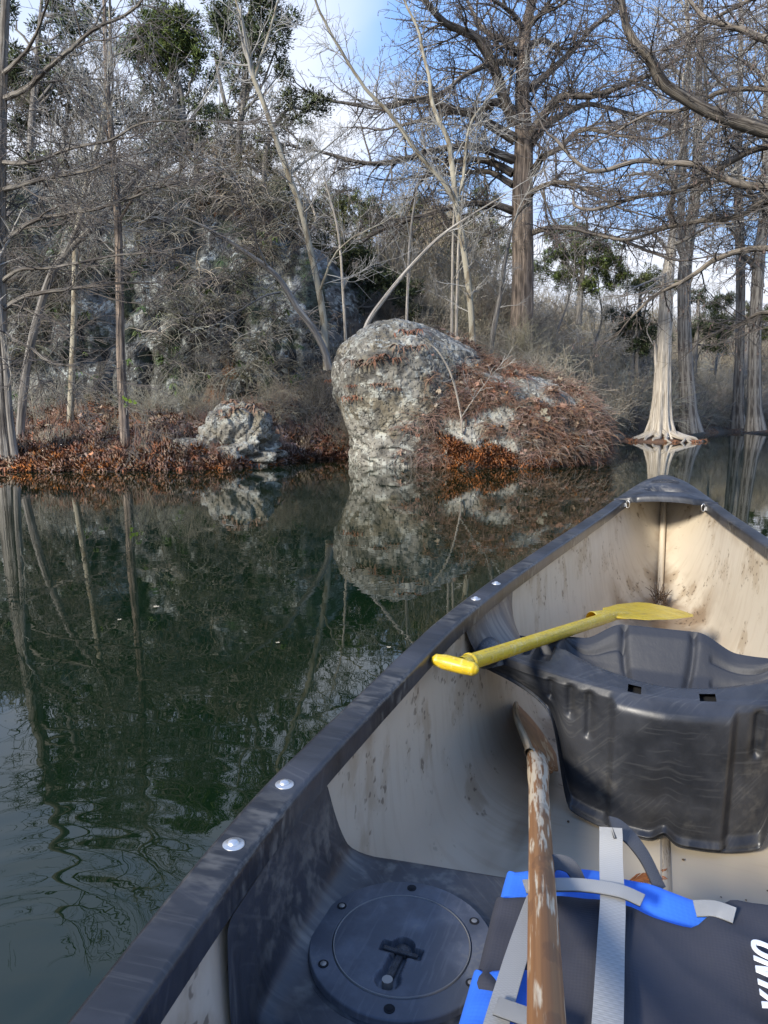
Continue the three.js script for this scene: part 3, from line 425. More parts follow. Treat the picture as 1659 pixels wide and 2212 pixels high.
// ------------------------------------------------------------------ trees
{
  const px = perPx, rough3 = { wander: 0.55, lift: 0.0, flat: 0.7, angle: 0.85, dense: 5.5, short: 0.5, len: 1.7, depth: 2, boughDense: 6, rmin: 0.006, rmax: 0.028 };
  const bough = (D, r, ...uv) => ({ pts: poly(D, ...uv), r: r * px(D) });
  let extra = {}; const fork = (D0, D1, r, ...uv) => { const n = uv.length / 2, pts = []; for (let i = 0; i < n; i++) pts.push(P(uv[2 * i], uv[2 * i + 1], lerp(D0, D1, i / (n - 1)))); return { pts, r: r * px(D0), ...extra }; };
  // the big cypress behind the boulder
  extra = { bark: M.limbDark };
  {
    const D = 19.5, k = px(D);
    bareTree({
      name: 'cypress_tree', label: 'tallest bare cypress with thick reddish trunk right behind the boulder', group: null, seed: 501, bark: M.redbark, twig: M.twigDark, sides: 26, catkins: 0.4,
      trunk: poly(D, 1124, 880, 1124, 800, 1127, 690, 1129, 600, 1128, 470, 1129, 390, 1131, 330, 1130, 270, 1128, 200, 1131, 120, 1137, 55, 1150, 0, 1166, -90, 1172, -230), tr: [31, 27, 23.5, 22, 21, 20, 19, 16.5, 14, 12, 10, 8.5, 6, 3.5].map((a) => a * k),
      flute: (A, l, t) => 1 + 0.05 * Math.sin(A * 9 + l * 0.4) + 0.04 * Math.sin(A * 5 - l) * (1 - t) + 0.08 * (1 - t) ** 6 * Math.sin(A * 6), trunkDense: 2, o: { ...rough3, trunkBare: 0.3 },
      boughs: [
        fork(D, D - 2, 13, 1112, 265, 1092, 215, 1064, 145, 1030, 80, 995, 62, 955, 42, 925, 0, 905, -60), fork(D, D - 1, 12, 1112, 300, 1070, 270, 1030, 250, 970, 232, 905, 218, 830, 230, 760, 225), fork(D, D + 2, 10, 1112, 240, 1070, 222, 1040, 235, 975, 240, 900, 262, 850, 275),
        fork(D, D - 2, 10, 1108, 345, 1064, 325, 1010, 315, 930, 328, 860, 345, 790, 352, 700, 330), fork(D, D + 1, 9, 1108, 375, 1070, 352, 1025, 345, 980, 350, 905, 395, 890, 440), fork(D, D - 1, 9, 1107, 455, 1080, 442, 1030, 440, 955, 450, 880, 475, 820, 500),
        fork(D, D - 1.5, 11, 1140, 300, 1170, 260, 1210, 210, 1280, 205, 1370, 180, 1410, 160), fork(D, D + 1, 10, 1146, 310, 1180, 270, 1210, 250, 1265, 230, 1330, 235, 1420, 262), fork(D, D - 2, 8, 1148, 375, 1175, 340, 1210, 320, 1255, 280, 1330, 290, 1400, 300),
        fork(D, D - 2, 7, 1144, 505, 1170, 492, 1220, 490, 1280, 505, 1330, 515, 1400, 545, 1450, 560), fork(D, D + 2, 9, 1148, 190, 1180, 160, 1230, 115, 1280, 65, 1335, 15, 1370, -40), fork(D, D - 1, 7, 1130, 65, 1110, 30, 1070, 5, 1030, -20),
        fork(D, D + 1, 7, 1140, 100, 1175, 90, 1210, 105, 1260, 100), fork(D, D - 2, 8, 1120, 140, 1090, 132, 1050, 140, 1000, 165, 950, 200, 890, 215), fork(D, D + 1, 8, 1116, 115, 1090, 85, 1050, 65, 1020, 25, 1000, -20), fork(D, D - 3, 7, 1142, 425, 1160, 410, 1190, 396, 1230, 398, 1290, 420, 1340, 450),
        fork(D, D + 1.5, 7, 1108, 400, 1060, 372, 1000, 372, 930, 380, 880, 385), fork(D, D - 3, 6, 1140, 60, 1175, 30, 1200, 20, 1240, -10),
      ],
    });
  }
  // boughs of a cypress that stands just outside the picture on the right
  {
    const D = 11.5, k = px(D);
    bareTree({
      name: 'cypress_tree', label: 'dark cypress boughs reaching in from the right edge across the sky', seed: 502, bark: M.cypress, twig: M.twigDark, sides: 20, catkins: 0.35, trunk: poly(D, 1990, 960, 1970, 760, 1960, 500, 1955, 250, 1960, 0, 1955, -250), tr: [70, 52, 44, 40, 34, 22].map((a) => a * k),
      flute: (A, l, t) => 1 + 0.06 * Math.sin(A * 7 + l), o: { ...rough3, boughDense: 8, len: 1.25, rmax: 0.016, rmin: 0.0048 },
      boughs: [
        fork(D, D - 0.5, 19, 1958, 340, 1820, 300, 1659, 280, 1610, 270, 1550, 250, 1495, 215, 1430, 175, 1395, 125, 1370, 100, 1354, 55, 1340, 0, 1325, -60), fork(D, D + 1, 11, 1956, 140, 1800, 110, 1659, 80, 1600, 65, 1555, 57, 1520, 40, 1495, 8, 1470, -40),
        fork(D, D + 1, 11, 1960, 470, 1800, 420, 1659, 402, 1600, 400, 1555, 380, 1505, 355, 1430, 350, 1380, 345, 1280, 370, 1240, 350, 1200, 300), fork(D, D + 2, 10, 1962, 520, 1800, 450, 1659, 435, 1600, 465, 1520, 475, 1430, 490, 1355, 515, 1280, 505),
        fork(D, D + 1.5, 9, 1958, 400, 1800, 350, 1659, 320, 1580, 350, 1530, 380, 1455, 410, 1380, 425, 1280, 450, 1245, 445, 1238, 425), fork(D, D + 2, 10, 1964, 590, 1800, 560, 1659, 530, 1560, 560, 1480, 600, 1420, 640, 1360, 690), fork(D, D + 3, 9, 1956, 220, 1800, 210, 1659, 190, 1560, 200, 1480, 240, 1400, 250, 1320, 290),
        fork(D, D + 2, 8, 1956, 60, 1800, 20, 1659, -10, 1580, 20, 1500, 60, 1450, 100), fork(D, D + 3, 9, 1968, 700, 1820, 690, 1659, 675, 1600, 700, 1540, 720),
      ],
    });
  }
  extra = {};
  // the pale cypress standing in the water and its little island of roots
  {
    const D = 20.6, k = px(D), g = bareTree({
      name: 'cypress_tree', label: 'pale cypress with a flared base standing in the water beyond the bow', seed: 503, bark: M.pale, twig: M.twigGrey, sides: 54,
      trunk: poly(D, 1427, 948, 1427, 930, 1428, 905, 1430, 860, 1433, 780, 1437, 700, 1440, 630, 1446, 570, 1453, 520, 1458, 470), tr: [31, 26, 21.5, 18, 15.5, 14, 13, 11, 9, 7].map((a) => a * k), flute: (A, l, t) => 1 + (0.34 * (1 - t) ** 5 + 0.04) * Math.sin(A * 9 + 1) + 0.10 * (1 - t) ** 6 * Math.sin(A * 5), o: { ...rough3, len: 1.1, boughDense: 2.5 },
      boughs: [{ ...fork(D, D - 1, 8, 1456, 480, 1448, 455, 1452, 430, 1462, 390, 1466, 340, 1480, 260, 1475, 180), bark: M.cypress }, { ...fork(D, D + 1, 5, 1446, 545, 1430, 520, 1400, 500, 1360, 498, 1310, 490), bark: M.cypress }, { ...fork(D, D - 1, 5, 1450, 530, 1490, 515, 1540, 490, 1590, 480), bark: M.cypress }, { ...fork(D, D - 1.5, 4, 1442, 590, 1420, 600, 1380, 620, 1340, 640), bark: M.cypress },
        { ...fork(D, D - 0.1, 5, 1420, 805, 1416, 775, 1415, 745, 1412, 735), plain: true, gnarl: 0.02 }, { ...fork(D, D - 0.3, 2, 1415, 750, 1405, 740, 1400, 712, 1408, 690), plain: true }],
    });
    const R = rng(504), base = P(1427, 948, D), t = new Tubes();
    for (let q = 0; q < 16; q++) { const A = q / 16 * 6.28 + R() * 0.3, L = (0.42 + R() * 0.3) * (Math.cos(A) > 0 ? 1.25 : 0.9), p = []; for (let j = 0; j <= 5; j++) p.push(V(Math.cos(A + (R() - 0.5) * 0.3) * (0.25 + L * j / 5), 0.22 * Math.pow(1 - j / 5, 1.6) + 0.0 - (j === 5 ? 0.12 : 0), Math.sin(A) * (0.25 + L * j / 5))); t.add(spline(p, 14), Array.from({ length: 15 }, (_, j) => 0.085 - 0.004 * j), 7); }
    mesh('roots', t.geometry(true), M.pale, g);
    const soil = rockGeometry((p) => ell(p, [0, -0.05, 0], [1.25, 0.15, 0.85]), V(0, -0.02, 0), 26, (p) => 0.3 * (fbm3(p.x * 6, p.y * 6, p.z * 6, 3, 77) - 0.5), 1);
    const is = thing('root_island', 'low island of soil and dead leaves round the pale cypress roots', 'island', null, V(base.x, 0, base.z)); mesh('soil', soil, M.ground, is);
    const f = []; for (let q = 0; q < 50; q++) { const A = R() * 6.28, r = 0.5 + R() * 0.7; f.push(frondClump(R, 7, 1, 0.12).applyMatrix4(put(V(Math.cos(A) * r, 0.05, Math.sin(A) * r * 0.75), 0.10 + R() * 0.09, R, 0.6))); } mesh('dead_ferns', mergeGeometries(f), mat({ color: rgb(0.26, 0.11, 0.05) }), is, 'stuff');
  }
  // the two cypress trunks behind it and the pair at the right edge
  const back = (seed, label, D, trunk, tr, boughs, bark) => bareTree({ name: 'cypress_tree', label, seed, bark, twig: M.twigGrey, sides: 18, trunk: poly(D, ...trunk), tr: tr.map((a) => a * px(D)), flute: (A, l, t) => 1 + 0.05 * Math.sin(A * 8 + l * 0.5) + 0.12 * (1 - t) ** 12 * Math.sin(A * 6), trunkDense: 2.2, o: { ...rough3, len: 1.8, trunkBare: 0.4, rmin: 0.007 }, boughs: boughs.map((b) => fork(D, D + b[0], b[1], ...b.slice(2))) });
  back(511, 'forked grey cypress just right of the pale one at the water', 25, [1490, 935, 1487, 890, 1482, 800, 1478, 690, 1479, 600, 1484, 540, 1494, 480, 1502, 420, 1507, 300, 1510, 150, 1515, 0, 1520, -120], [26, 18, 14.5, 13.5, 13.5, 12.5, 11, 10, 8, 6, 4.5, 3], [[0, 11, 1482, 560, 1466, 520, 1470, 440, 1478, 340, 1482, 220, 1486, 100, 1480, -40], [-1, 6, 1500, 430, 1530, 400, 1580, 380, 1630, 390], [1, 6, 1472, 420, 1440, 390, 1400, 375, 1350, 380], [-1, 6, 1505, 330, 1540, 290, 1590, 270, 1640, 290], [1, 6, 1480, 300, 1440, 270, 1390, 260, 1330, 275], [0, 5, 1508, 220, 1550, 180, 1600, 150], [0, 5, 1484, 180, 1450, 150, 1410, 140, 1370, 150], [0, 4, 1512, 100, 1560, 70, 1620, 40], [1, 4, 1484, 90, 1450, 50, 1410, 20]], M.cypress);
  back(512, 'leftmost grey cypress of the pair near the right edge', 29, [1594, 925, 1594, 880, 1597, 780, 1599, 690, 1600, 600, 1598, 510, 1594, 400, 1596, 280, 1600, 130, 1600, -50], [16, 11, 9, 9, 9, 9, 8, 7, 5, 3], [[0, 6, 1600, 520, 1570, 480, 1530, 470, 1490, 480], [0, 5, 1596, 400, 1560, 370, 1520, 360], [1, 5, 1594, 330, 1630, 300, 1660, 290], [0, 4, 1598, 200, 1560, 170, 1530, 150], [0, 4, 1598, 120, 1630, 90, 1670, 70]], M.cypress);
  back(513, 'thicker pale grey cypress of the pair at the right edge', 28, [1632, 930, 1630, 880, 1630, 780, 1632, 690, 1637, 600, 1642, 540, 1652, 470, 1656, 380, 1656, 250, 1660, 100, 1662, -60], [20, 14, 12.5, 12, 12, 11, 11, 9, 7, 5, 3], [[-1, 8, 1640, 580, 1615, 560, 1604, 545, 1590, 500, 1560, 470], [0, 8, 1652, 460, 1620, 410, 1590, 370, 1560, 350], [1, 6, 1650, 480, 1700, 430, 1750, 420], [0, 5, 1656, 300, 1620, 260, 1580, 250], [0, 5, 1658, 180, 1620, 140, 1570, 120]], M.cypress);
  // pale slim trees round the boulder
  const slim = (o) => bareTree({ name: 'bare_tree', bark: M.sycamore, twig: M.twigGrey, sides: 9, trunkDense: 4, ...o, o: { wander: 0.55, lift: 0.25, flat: 1, angle: 0.75, dense: 6.5, short: 0.55, len: 1.1, depth: 2, boughDense: 5, rmin: 0.0048, rmax: 0.014, trunkBare: 0.35, ...o.o } });
  { const D = 15.5; slim({ label: 'pale slim sycamore forking into three stems left of the big cypress', seed: 521, trunk: poly(D, 1024, 850, 1022, 780, 1018, 680, 1010, 600, 999, 520, 985, 438), tr: [7.5, 7, 6.5, 6.5, 6.5, 6].map((a) => a * px(D)), boughs: [fork(D, D - 1, 6, 985, 438, 962, 400, 900, 332, 842, 252, 792, 190, 745, 120, 690, 20, 670, -40), fork(D, D + 1, 6.5, 985, 438, 974, 360, 965, 300, 950, 262, 936, 215, 930, 165, 918, 118, 902, 66, 870, 0, 855, -50), fork(D, D + 1, 4.5, 985, 438, 1003, 380, 1007, 310, 1025, 255, 1075, 195, 1110, 160)] }); }
  { const D = 13.6; slim({ label: 'tall leaning yellowish grey sycamore rising from the left side of the boulder', seed: 522, trunk: poly(D, 706, 800, 702, 720, 690, 632, 671, 545, 650, 452, 620, 370, 590, 282, 565, 212, 548, 170), tr: [8, 7.5, 7, 6.5, 6.2, 6, 5.5, 5, 5].map((a) => a * px(D)), boughs: [fork(D, D, 5, 548, 170, 532, 92, 515, 30, 492, -40), fork(D, D + 0.5, 4.5, 548, 170, 574, 92, 600, 20, 610, -40), fork(D, D + 1, 3.5, 622, 380, 650, 350, 700, 320, 745, 285), fork(D, D - 1, 3, 690, 632, 720, 560, 760, 520, 830, 480)] }); }
  { const D = 13.1; slim({ label: 'thin whitish leaning pole rising from behind the boulder top to the right', seed: 523, bark: M.pale, trunk: poly(D, 780, 740, 796, 694, 840, 632, 890, 572, 950, 512, 1010, 470, 1095, 418), tr: [5.5, 5, 4.5, 3.5, 3, 2.2, 1.2].map((a) => a * px(D)), trunkDense: 0.6 }); }
  { const D = 13.2; slim({ label: 'dark leaning dead tree slanting up left from beside the boulder', seed: 524, bark: M.grey, twig: M.twigDark, trunk: poly(D, 712, 800, 698, 752, 672, 705, 640, 662, 610, 612, 580, 580, 515, 535, 445, 492, 398, 470), tr: [8, 7.5, 7, 6.5, 6, 5.5, 4, 3, 2].map((a) => a * px(D)), trunkDense: 2, boughs: [fork(D, D - 1, 2.6, 605, 632, 570, 640, 530, 660, 480, 690, 450, 712), fork(D, D - 0.6, 3, 580, 580, 560, 540, 545, 490, 520, 430)] }); }
  { const D = 18; slim({ label: 'thin leaning grey brown tree between the sycamore and the big cypress', seed: 525, bark: M.grey, trunk: poly(D, 1056, 800, 1062, 740, 1072, 680, 1082, 630, 1090, 570, 1098, 530, 1110, 480), tr: [7, 6, 5.5, 5, 4.5, 3.5, 2].map((a) => a * px(D)) }); }
  { const D = 16.2; for (const [u, lean, seed, label] of [[975, 4, 526, 'leftmost of two thin pole saplings right of the boulder top'], [984, 8, 527, 'rightmost of two thin pole saplings right of the boulder top'], [750, -20, 528, 'thin bare sapling rising behind the left side of the boulder'], [875, 12, 529, 'thin bare sapling behind the middle of the boulder']]) slim({ name: 'sapling', label, category: 'sapling', seed, bark: M.pale, trunk: poly(D, u, 800, u + lean * 0.4, 650, u + lean, 500, u + lean * 2.5, 380), tr: [3.4, 3, 2.4, 1.2].map((a) => a * px(D)), trunkDense: 1.5 }); }
  { const D = 11.1; slim({ name: 'sapling', category: 'sapling', label: 'thin whitish forked stem standing in the vines on the boulder slope', seed: 530, bark: M.pale, trunk: poly(D, 998, 935, 996, 900, 972, 804, 940, 752, 915, 735), tr: [2.4, 2.2, 2, 1.5, 0.7].map((a) => a * px(D)), trunkDense: 1, o: { len: 0.35, depth: 1 }, boughs: [fork(D, D, 1.6, 998, 900, 1020, 862, 1048, 820, 1080, 790)] }); }
  // the left bank
  { const D = 11.3; slim({ label: 'slim straight brown trunk growing from the leaf covered left bank', seed: 541, bark: M.redbark, trunk: poly(D, 271, 965, 268, 900, 262, 800, 259, 650, 256, 500, 250, 400, 241, 290, 233, 200, 228, 100, 225, 0, 222, -90), tr: [10.5, 10, 9.5, 8.5, 8, 7.5, 6.5, 5.5, 4.5, 3.5, 2].map((a) => a * px(D)), trunkDense: 4, o: { len: 1.2, trunkBare: 0.3 }, boughs: [fork(D, D - 1, 3, 256, 480, 300, 420, 360, 380, 440, 330), fork(D, D, 3, 246, 330, 220, 260, 180, 200, 150, 120)] }); }
  { const D = 10.7; slim({ label: 'thick brown trunk cut by the left edge of the picture', seed: 542, bark: M.cypress, twig: M.twigDark, sides: 18, trunk: poly(D, 18, 1018, 12, 985, 4, 900, -4, 760, -6, 600, -4, 420, 0, 280, 5, 130, 12, 0, 16, -120), tr: [33, 25, 21, 18.5, 17, 15, 12, 10, 8, 5].map((a) => a * px(D)), flute: (A, l, t) => 1 + 0.05 * Math.sin(A * 7 + l), trunkDense: 4, o: { len: 1.3, lift: -0.1, flat: 0.6, trunkBare: 0.35 }, boughs: [fork(D, D - 1.2, 5, 2, 610, 42, 583, 100, 578, 165, 571, 255, 556, 340, 545), fork(D, D - 0.6, 6, 0, 672, 50, 645, 125, 626, 190, 621, 265, 606, 330, 612), fork(D, D - 1, 4.5, -4, 705, 30, 731, 70, 752, 110, 778, 160, 790, 210, 820), fork(D, D - 1.4, 5, 0, 352, 75, 345, 150, 322, 240, 297, 310, 272, 400, 262), fork(D, D - 0.5, 6, 0, 412, 100, 386, 180, 360, 260, 340), fork(D, D - 1, 7, 4, 214, 50, 186, 100, 146, 150, 106, 210, 66, 285, 20, 320, -20), fork(D, D - 0.8, 5.5, -2, 530, 65, 480, 150, 464, 215, 450, 275, 425, 345, 400, 430, 385), fork(D, D - 1.6, 5, 6, 160, 60, 120, 90, 60, 110, -20)] }); }
  { const D = 10.6; slim({ label: 'thin grey stem leaning against the thick trunk at the left edge', seed: 543, bark: M.grey, trunk: poly(D, 38, 1012, 30, 970, 20, 880, 14, 800, 6, 720, -8, 600), tr: [9, 8, 7, 6.5, 6, 5].map((a) => a * px(D)), trunkDense: 0.5 }); }
  { const D = 12.2; slim({ label: 'leaning grey tree on the left bank bending right over the cliff', seed: 544, bark: M.grey, trunk: poly(D, 42, 985, 46, 900, 60, 780, 80, 690, 112, 592, 148, 542, 200, 492, 272, 410, 340, 340, 392, 288, 430, 230), tr: [10, 9, 8.5, 8, 7.5, 7, 6.5, 6, 5, 3.5, 2].map((a) => a * px(D)), trunkDense: 4.5, o: { len: 1.3, trunkBare: 0.4 }, boughs: [fork(D, D - 0.6, 5, 120, 585, 170, 470, 190, 400, 215, 320, 236, 230, 240, 120, 236, 0), fork(D, D + 0.5, 4, 160, 530, 190, 420, 205, 350, 218, 280, 222, 220)] }); }
  { const D = 13; slim({ label: 'pale thin double stem behind the slim brown trunk on the left', seed: 545, bark: M.sycamore, trunk: poly(D, 150, 940, 160, 700, 165, 520, 182, 420, 205, 340, 222, 260, 235, 180, 238, 60, 236, -60), tr: [7, 6.5, 6, 6, 5.5, 5, 4, 3, 2].map((a) => a * px(D)), trunkDense: 2 }); }
  // fine bare trees that crowd the slope over the cliff and behind the boulder
  {
    const list = [[330, 18, 250, 'first'], [90, 17.5, 180, ''], [480, 17, 330, ''], [660, 17.5, 330, ''], [770, 28, 400, ''], [860, 30, 430, ''], [930, 30, 460, ''], [1200, 27, 520, ''], [1280, 29, 560, ''], [1360, 31, 560, ''], [1550, 36, 600, '']];
    const says = ['thin bare tree below the roundest juniper crown', 'thin bare tree over the left end of the cliff', 'thin bare tree above the middle of the cliff', 'thin bare tree behind the leaning sycamore', 'thin bare tree above the boulder top', 'thin bare tree on the slope behind the boulder', 'thin bare tree left of the forked sycamore', 'thin bare tree on the slope right of the big cypress', 'thin bare tree below the broad green juniper', 'thin bare tree left of the pale cypress', 'thin bare tree far behind between the right cypresses'];
    list.forEach(([u, D, top], i) => { const R = rng(600 + i), x = P(u, 800, D).x, z = -D, y0 = land(x, z) - 0.1, y1 = P(u, top, D).y, H = Math.max(2.2, y1 - y0), pts = [V(x, y0, z)]; for (let k = 1; k <= 5; k++) pts.push(V(x + (R() - 0.5) * 0.25 * k, y0 + H * k / 5, z + (R() - 0.5) * 0.2 * k)); slim({ label: says[i], seed: 620 + i, bark: i % 3 ? M.grey : M.pale, trunk: pts, tr: [0.07, 0.06, 0.05, 0.035, 0.02, 0.008], trunkDense: u < 700 ? 2.4 : 3.6, twig: u < 700 ? M.twigDark : M.twigGrey, o: { len: 1.5, trunkBare: 0.15, lift: 0.3, rmin: 0.006 } }); });
  }
}
// ------------------------------------------------------------------ evergreens
{
  const R = rng(701);
  const sprays = [sprayGeometry(1, 150), sprayGeometry(2, 110), sprayGeometry(3, 190)];
  // blobs: [u, v, radius in pixels, density]
  const evergreen = (label, D, trunk, tr, blobs, color, loose = 1, forks = []) => {
    const base = trunk ? P(trunk[0], trunk[1], D) : null; const b0 = blobs[0], c0 = P(b0[0], b0[1], D), gy = land(c0.x, -D); const at = base ?? V(c0.x, Math.max(0, gy), -D), g = thing('juniper_tree', label, 'tree', null, at), k = perPx(D), lists = [[], [], []];
    const pts = trunk ? poly(D, ...trunk) : [at.clone(), V(c0.x, (at.y + c0.y) / 2, -D), c0.clone()], t = new Tubes(), w = (tr ?? [6, 5, 3]).map((a) => a * k), sp = spline(pts, 24); t.add(sp, sp.map((_, i) => { const f = i / 24 * (w.length - 1), q = Math.min(w.length - 2, Math.floor(f)); return lerp(w[q], w[q + 1], f - q); }), 8);
    mesh('trunk', t.geometry(true).translate(-at.x, -at.y, -at.z), M.grey, g);
    const limbs = new Tubes();
    for (const [u, v, rp, dens = 1] of blobs) {
      const dz = (R() - 0.5) * rp * k * 1.2, c = P(u, v, D - dz), r = rp * k, j = sp[Math.min(24, Math.floor(24 * (0.35 + 0.6 * R())))]; limbs.add(rough(spline([j, j.clone().lerp(c, 0.5).add(V(0, -0.1, 0)), c], 6), 0.1, R), [0.05, 0.045, 0.04, 0.035, 0.03, 0.02, 0.012].map((a) => a * (0.6 + r * 0.4)), 5);
      const n = Math.round(dens * 32 * Math.pow(Math.max(r, 0.25) / 0.5, 2.1));
      for (let q = 0; q < n; q++) { const d = V(R() - 0.5, (R() - 0.5) * 0.9, R() - 0.5).normalize(), rr = r * Math.pow(R(), 0.45) * loose * (0.62 + 0.85 * noise3(d.x * 2.6 + u, d.y * 2.6, d.z * 2.6, 7)); lists[q % 3].push([put(c.clone().addScaledVector(d, rr).sub(at), 0.11 + R() * 0.12, R, 1.5), vary(color, R, 0.4)]); }
    }
    mesh('limbs', limbs.geometry().translate(-at.x, -at.y, -at.z), M.grey, g);
    lists.forEach((l, i) => copies('crown', sprays[i], M.tinted, l, g, 'stuff'));
    for (const f of forks) { const q = new Tubes(), s2 = spline(poly(D, ...f[1]), 16); q.add(s2, s2.map((_, i) => f[0] * k * (1 - 0.6 * i / 16)), 7); mesh('limb', q.geometry(true).translate(-at.x, -at.y, -at.z), M.grey, g); }
  };
  const G1 = [0.115, 0.155, 0.042], G2 = [0.075, 0.10, 0.045], G3 = [0.085, 0.10, 0.052], G4 = [0.125, 0.145, 0.055];
  evergreen('juniper with the roundest bright green crown upper left', 19, [392, 420, 393, 330, 396, 240, 385, 170, 360, 90], [7, 6, 5, 4, 2], [[345, 62, 42], [310, 85, 34], [380, 55, 40], [410, 72, 30], [330, 45, 30], [290, 95, 26], [275, 115, 22], [355, 105, 38], [400, 110, 26], [380, 130, 34], [340, 140, 26], [430, 115, 22], [300, 130, 22], [415, 150, 20, 0.7], [360, 170, 24, 0.6], [400, 175, 22, 0.5]], G1);
  evergreen('tall dark juniper with two trunks behind the leaning sycamore', 18.4, [510, 420, 514, 350, 519, 270, 530, 180, 540, 60, 545, -40], [9, 8, 7, 5, 3, 1], [[490, 30, 34], [540, 60, 34], [475, 75, 26], [580, 20, 30], [520, 100, 26], [600, 80, 26], [555, 110, 26], [480, 130, 24, 0.7], [620, 40, 22], [590, 140, 26, 0.7], [500, 165, 24, 0.6], [545, 150, 24, 0.6], [610, 150, 22, 0.7], [520, 210, 24, 0.6], [470, 20, 24], [550, 0, 36], [455, 235, 26, 0.6], [480, 250, 28, 0.6]], G2, 1.1, [[5, [505, 300, 485, 220, 470, 150, 462, 110]]]);
  evergreen('loose dark juniper right of the two trunk one', 17.6, [570, 420, 575, 330, 600, 260, 640, 220], [6, 5, 4, 2], [[640, 200, 26, 0.7], [680, 225, 26, 0.6], [600, 240, 24, 0.6], [650, 250, 24, 0.6], [700, 215, 18, 0.6], [560, 290, 26, 0.6], [620, 290, 26, 0.5], [590, 340, 26, 0.6], [660, 310, 20, 0.5], [540, 250, 22, 0.6]], G3, 1.15);
  evergreen('dark juniper at the upper left corner', 17, [60, 420, 70, 250, 80, 120, 90, 0], [8, 7, 5, 3], [[130, 15, 36, 0.8], [140, 60, 30, 0.7], [90, 90, 30, 0.6], [190, 60, 30, 0.7], [150, 110, 28, 0.6], [210, 100, 26, 0.6], [40, 130, 34, 0.7], [10, 140, 34], [100, 150, 30, 0.6], [200, 10, 30, 0.6], [20, 20, 26, 0.7]], G2, 1.15);
  evergreen('broad dark juniper mass over the left end of the cliff', 18.5, [140, 420, 140, 300, 150, 200], [7, 6, 3], [[30, 170, 40], [90, 190, 40, 0.8], [150, 175, 38, 0.8], [200, 200, 34, 0.7], [60, 240, 40, 0.8], [130, 250, 40, 0.8], [210, 260, 34, 0.7], [20, 290, 36, 0.8], [260, 230, 30, 0.7], [300, 270, 30, 0.6]], G3, 1.1);
  evergreen('low dark juniper behind the thin trees over the cliff', 18, null, null, [[420, 250, 30, 0.7], [350, 270, 34, 0.7], [440, 310, 34, 0.7], [380, 330, 34, 0.6], [500, 370, 34, 0.7], [460, 390, 36, 0.6], [320, 340, 34, 0.6]], G3, 1.1);
  evergreen('dark green juniper on the slope behind the leaning sycamore', 19, null, null, [[720, 580, 44], [680, 520, 40], [760, 560, 40], [640, 460, 40], [770, 620, 40], [800, 590, 34], [570, 440, 40, 0.8], [610, 500, 40], [840, 610, 34], [880, 640, 34]], G2, 1.05);
  evergreen('dark juniper low over the middle of the cliff', 17.2, null, null, [[300, 420, 40, 0.7], [360, 440, 36, 0.6], [420, 440, 36, 0.7], [480, 470, 40, 0.7], [540, 520, 36, 0.6], [250, 390, 34, 0.6]], G3, 1.15);
  evergreen('dark juniper low over the left end of the cliff', 17, null, null, [[40, 370, 40, 0.7], [100, 350, 36, 0.6], [150, 380, 36, 0.7], [200, 350, 34, 0.6]], G3, 1.15);
  evergreen('dark juniper on the ridge between the round crown and the two trunk juniper', 19.5, null, null, [[330, 200, 30, 0.8], [400, 230, 32, 0.8], [450, 190, 26, 0.7], [350, 290, 36, 0.8], [430, 300, 36, 0.8], [500, 310, 34, 0.8], [560, 350, 32, 0.7], [610, 390, 34, 0.8], [280, 250, 30, 0.7]], G2, 1.15);
  evergreen('olive green juniper left of the forked sycamore skyline', 28, null, null, [[740, 440, 32], [790, 450, 32], [830, 470, 30], [720, 480, 34], [780, 490, 34], [860, 490, 30, 0.8], [700, 430, 22]], G4);
  evergreen('green juniper behind the forked sycamore', 29, null, null, [[890, 460, 28, 0.8], [920, 440, 22, 0.7], [950, 480, 30], [900, 500, 32], [1010, 470, 26, 0.8], [1050, 440, 26, 0.7], [1040, 410, 18, 0.7], [1020, 520, 32], [970, 530, 32], [1070, 500, 28, 0.8], [1085, 540, 24]], G4);
  evergreen('broad bright green juniper right of the big cypress', 28, [1250, 700, 1255, 620, 1265, 540], [7, 6, 3], [[1190, 505, 22], [1230, 500, 24], [1260, 520, 28], [1300, 530, 28], [1200, 545, 26], [1240, 560, 30], [1330, 560, 24], [1290, 575, 30], [1350, 590, 22], [1170, 580, 24, 0.8], [1220, 600, 28], [1320, 610, 24], [1270, 620, 28]], G1);
  evergreen('pale green juniper left of the pale cypress', 30, null, null, [[1385, 600, 18], [1410, 590, 18], [1430, 610, 16], [1400, 625, 18], [1370, 630, 16], [1460, 620, 16]], G4);
  evergreen('dark juniper low behind the pale cypress', 30, null, null, [[1370, 690, 26], [1400, 720, 26], [1340, 720, 24], [1380, 750, 24], [1430, 730, 22], [1320, 680, 20]], G2);
  evergreen('dark green juniper between the right cypress trunks', 34, null, null, [[1510, 640, 20], [1540, 660, 22], [1570, 650, 20], [1530, 700, 26], [1570, 700, 24], [1550, 740, 26], [1500, 720, 22]], G2);
  evergreen('olive juniper on the skyline at the right edge', 38, null, null, [[1620, 665, 16], [1650, 680, 18], [1600, 690, 16], [1640, 720, 22], [1680, 670, 20], [1700, 700, 24]], G4);
}
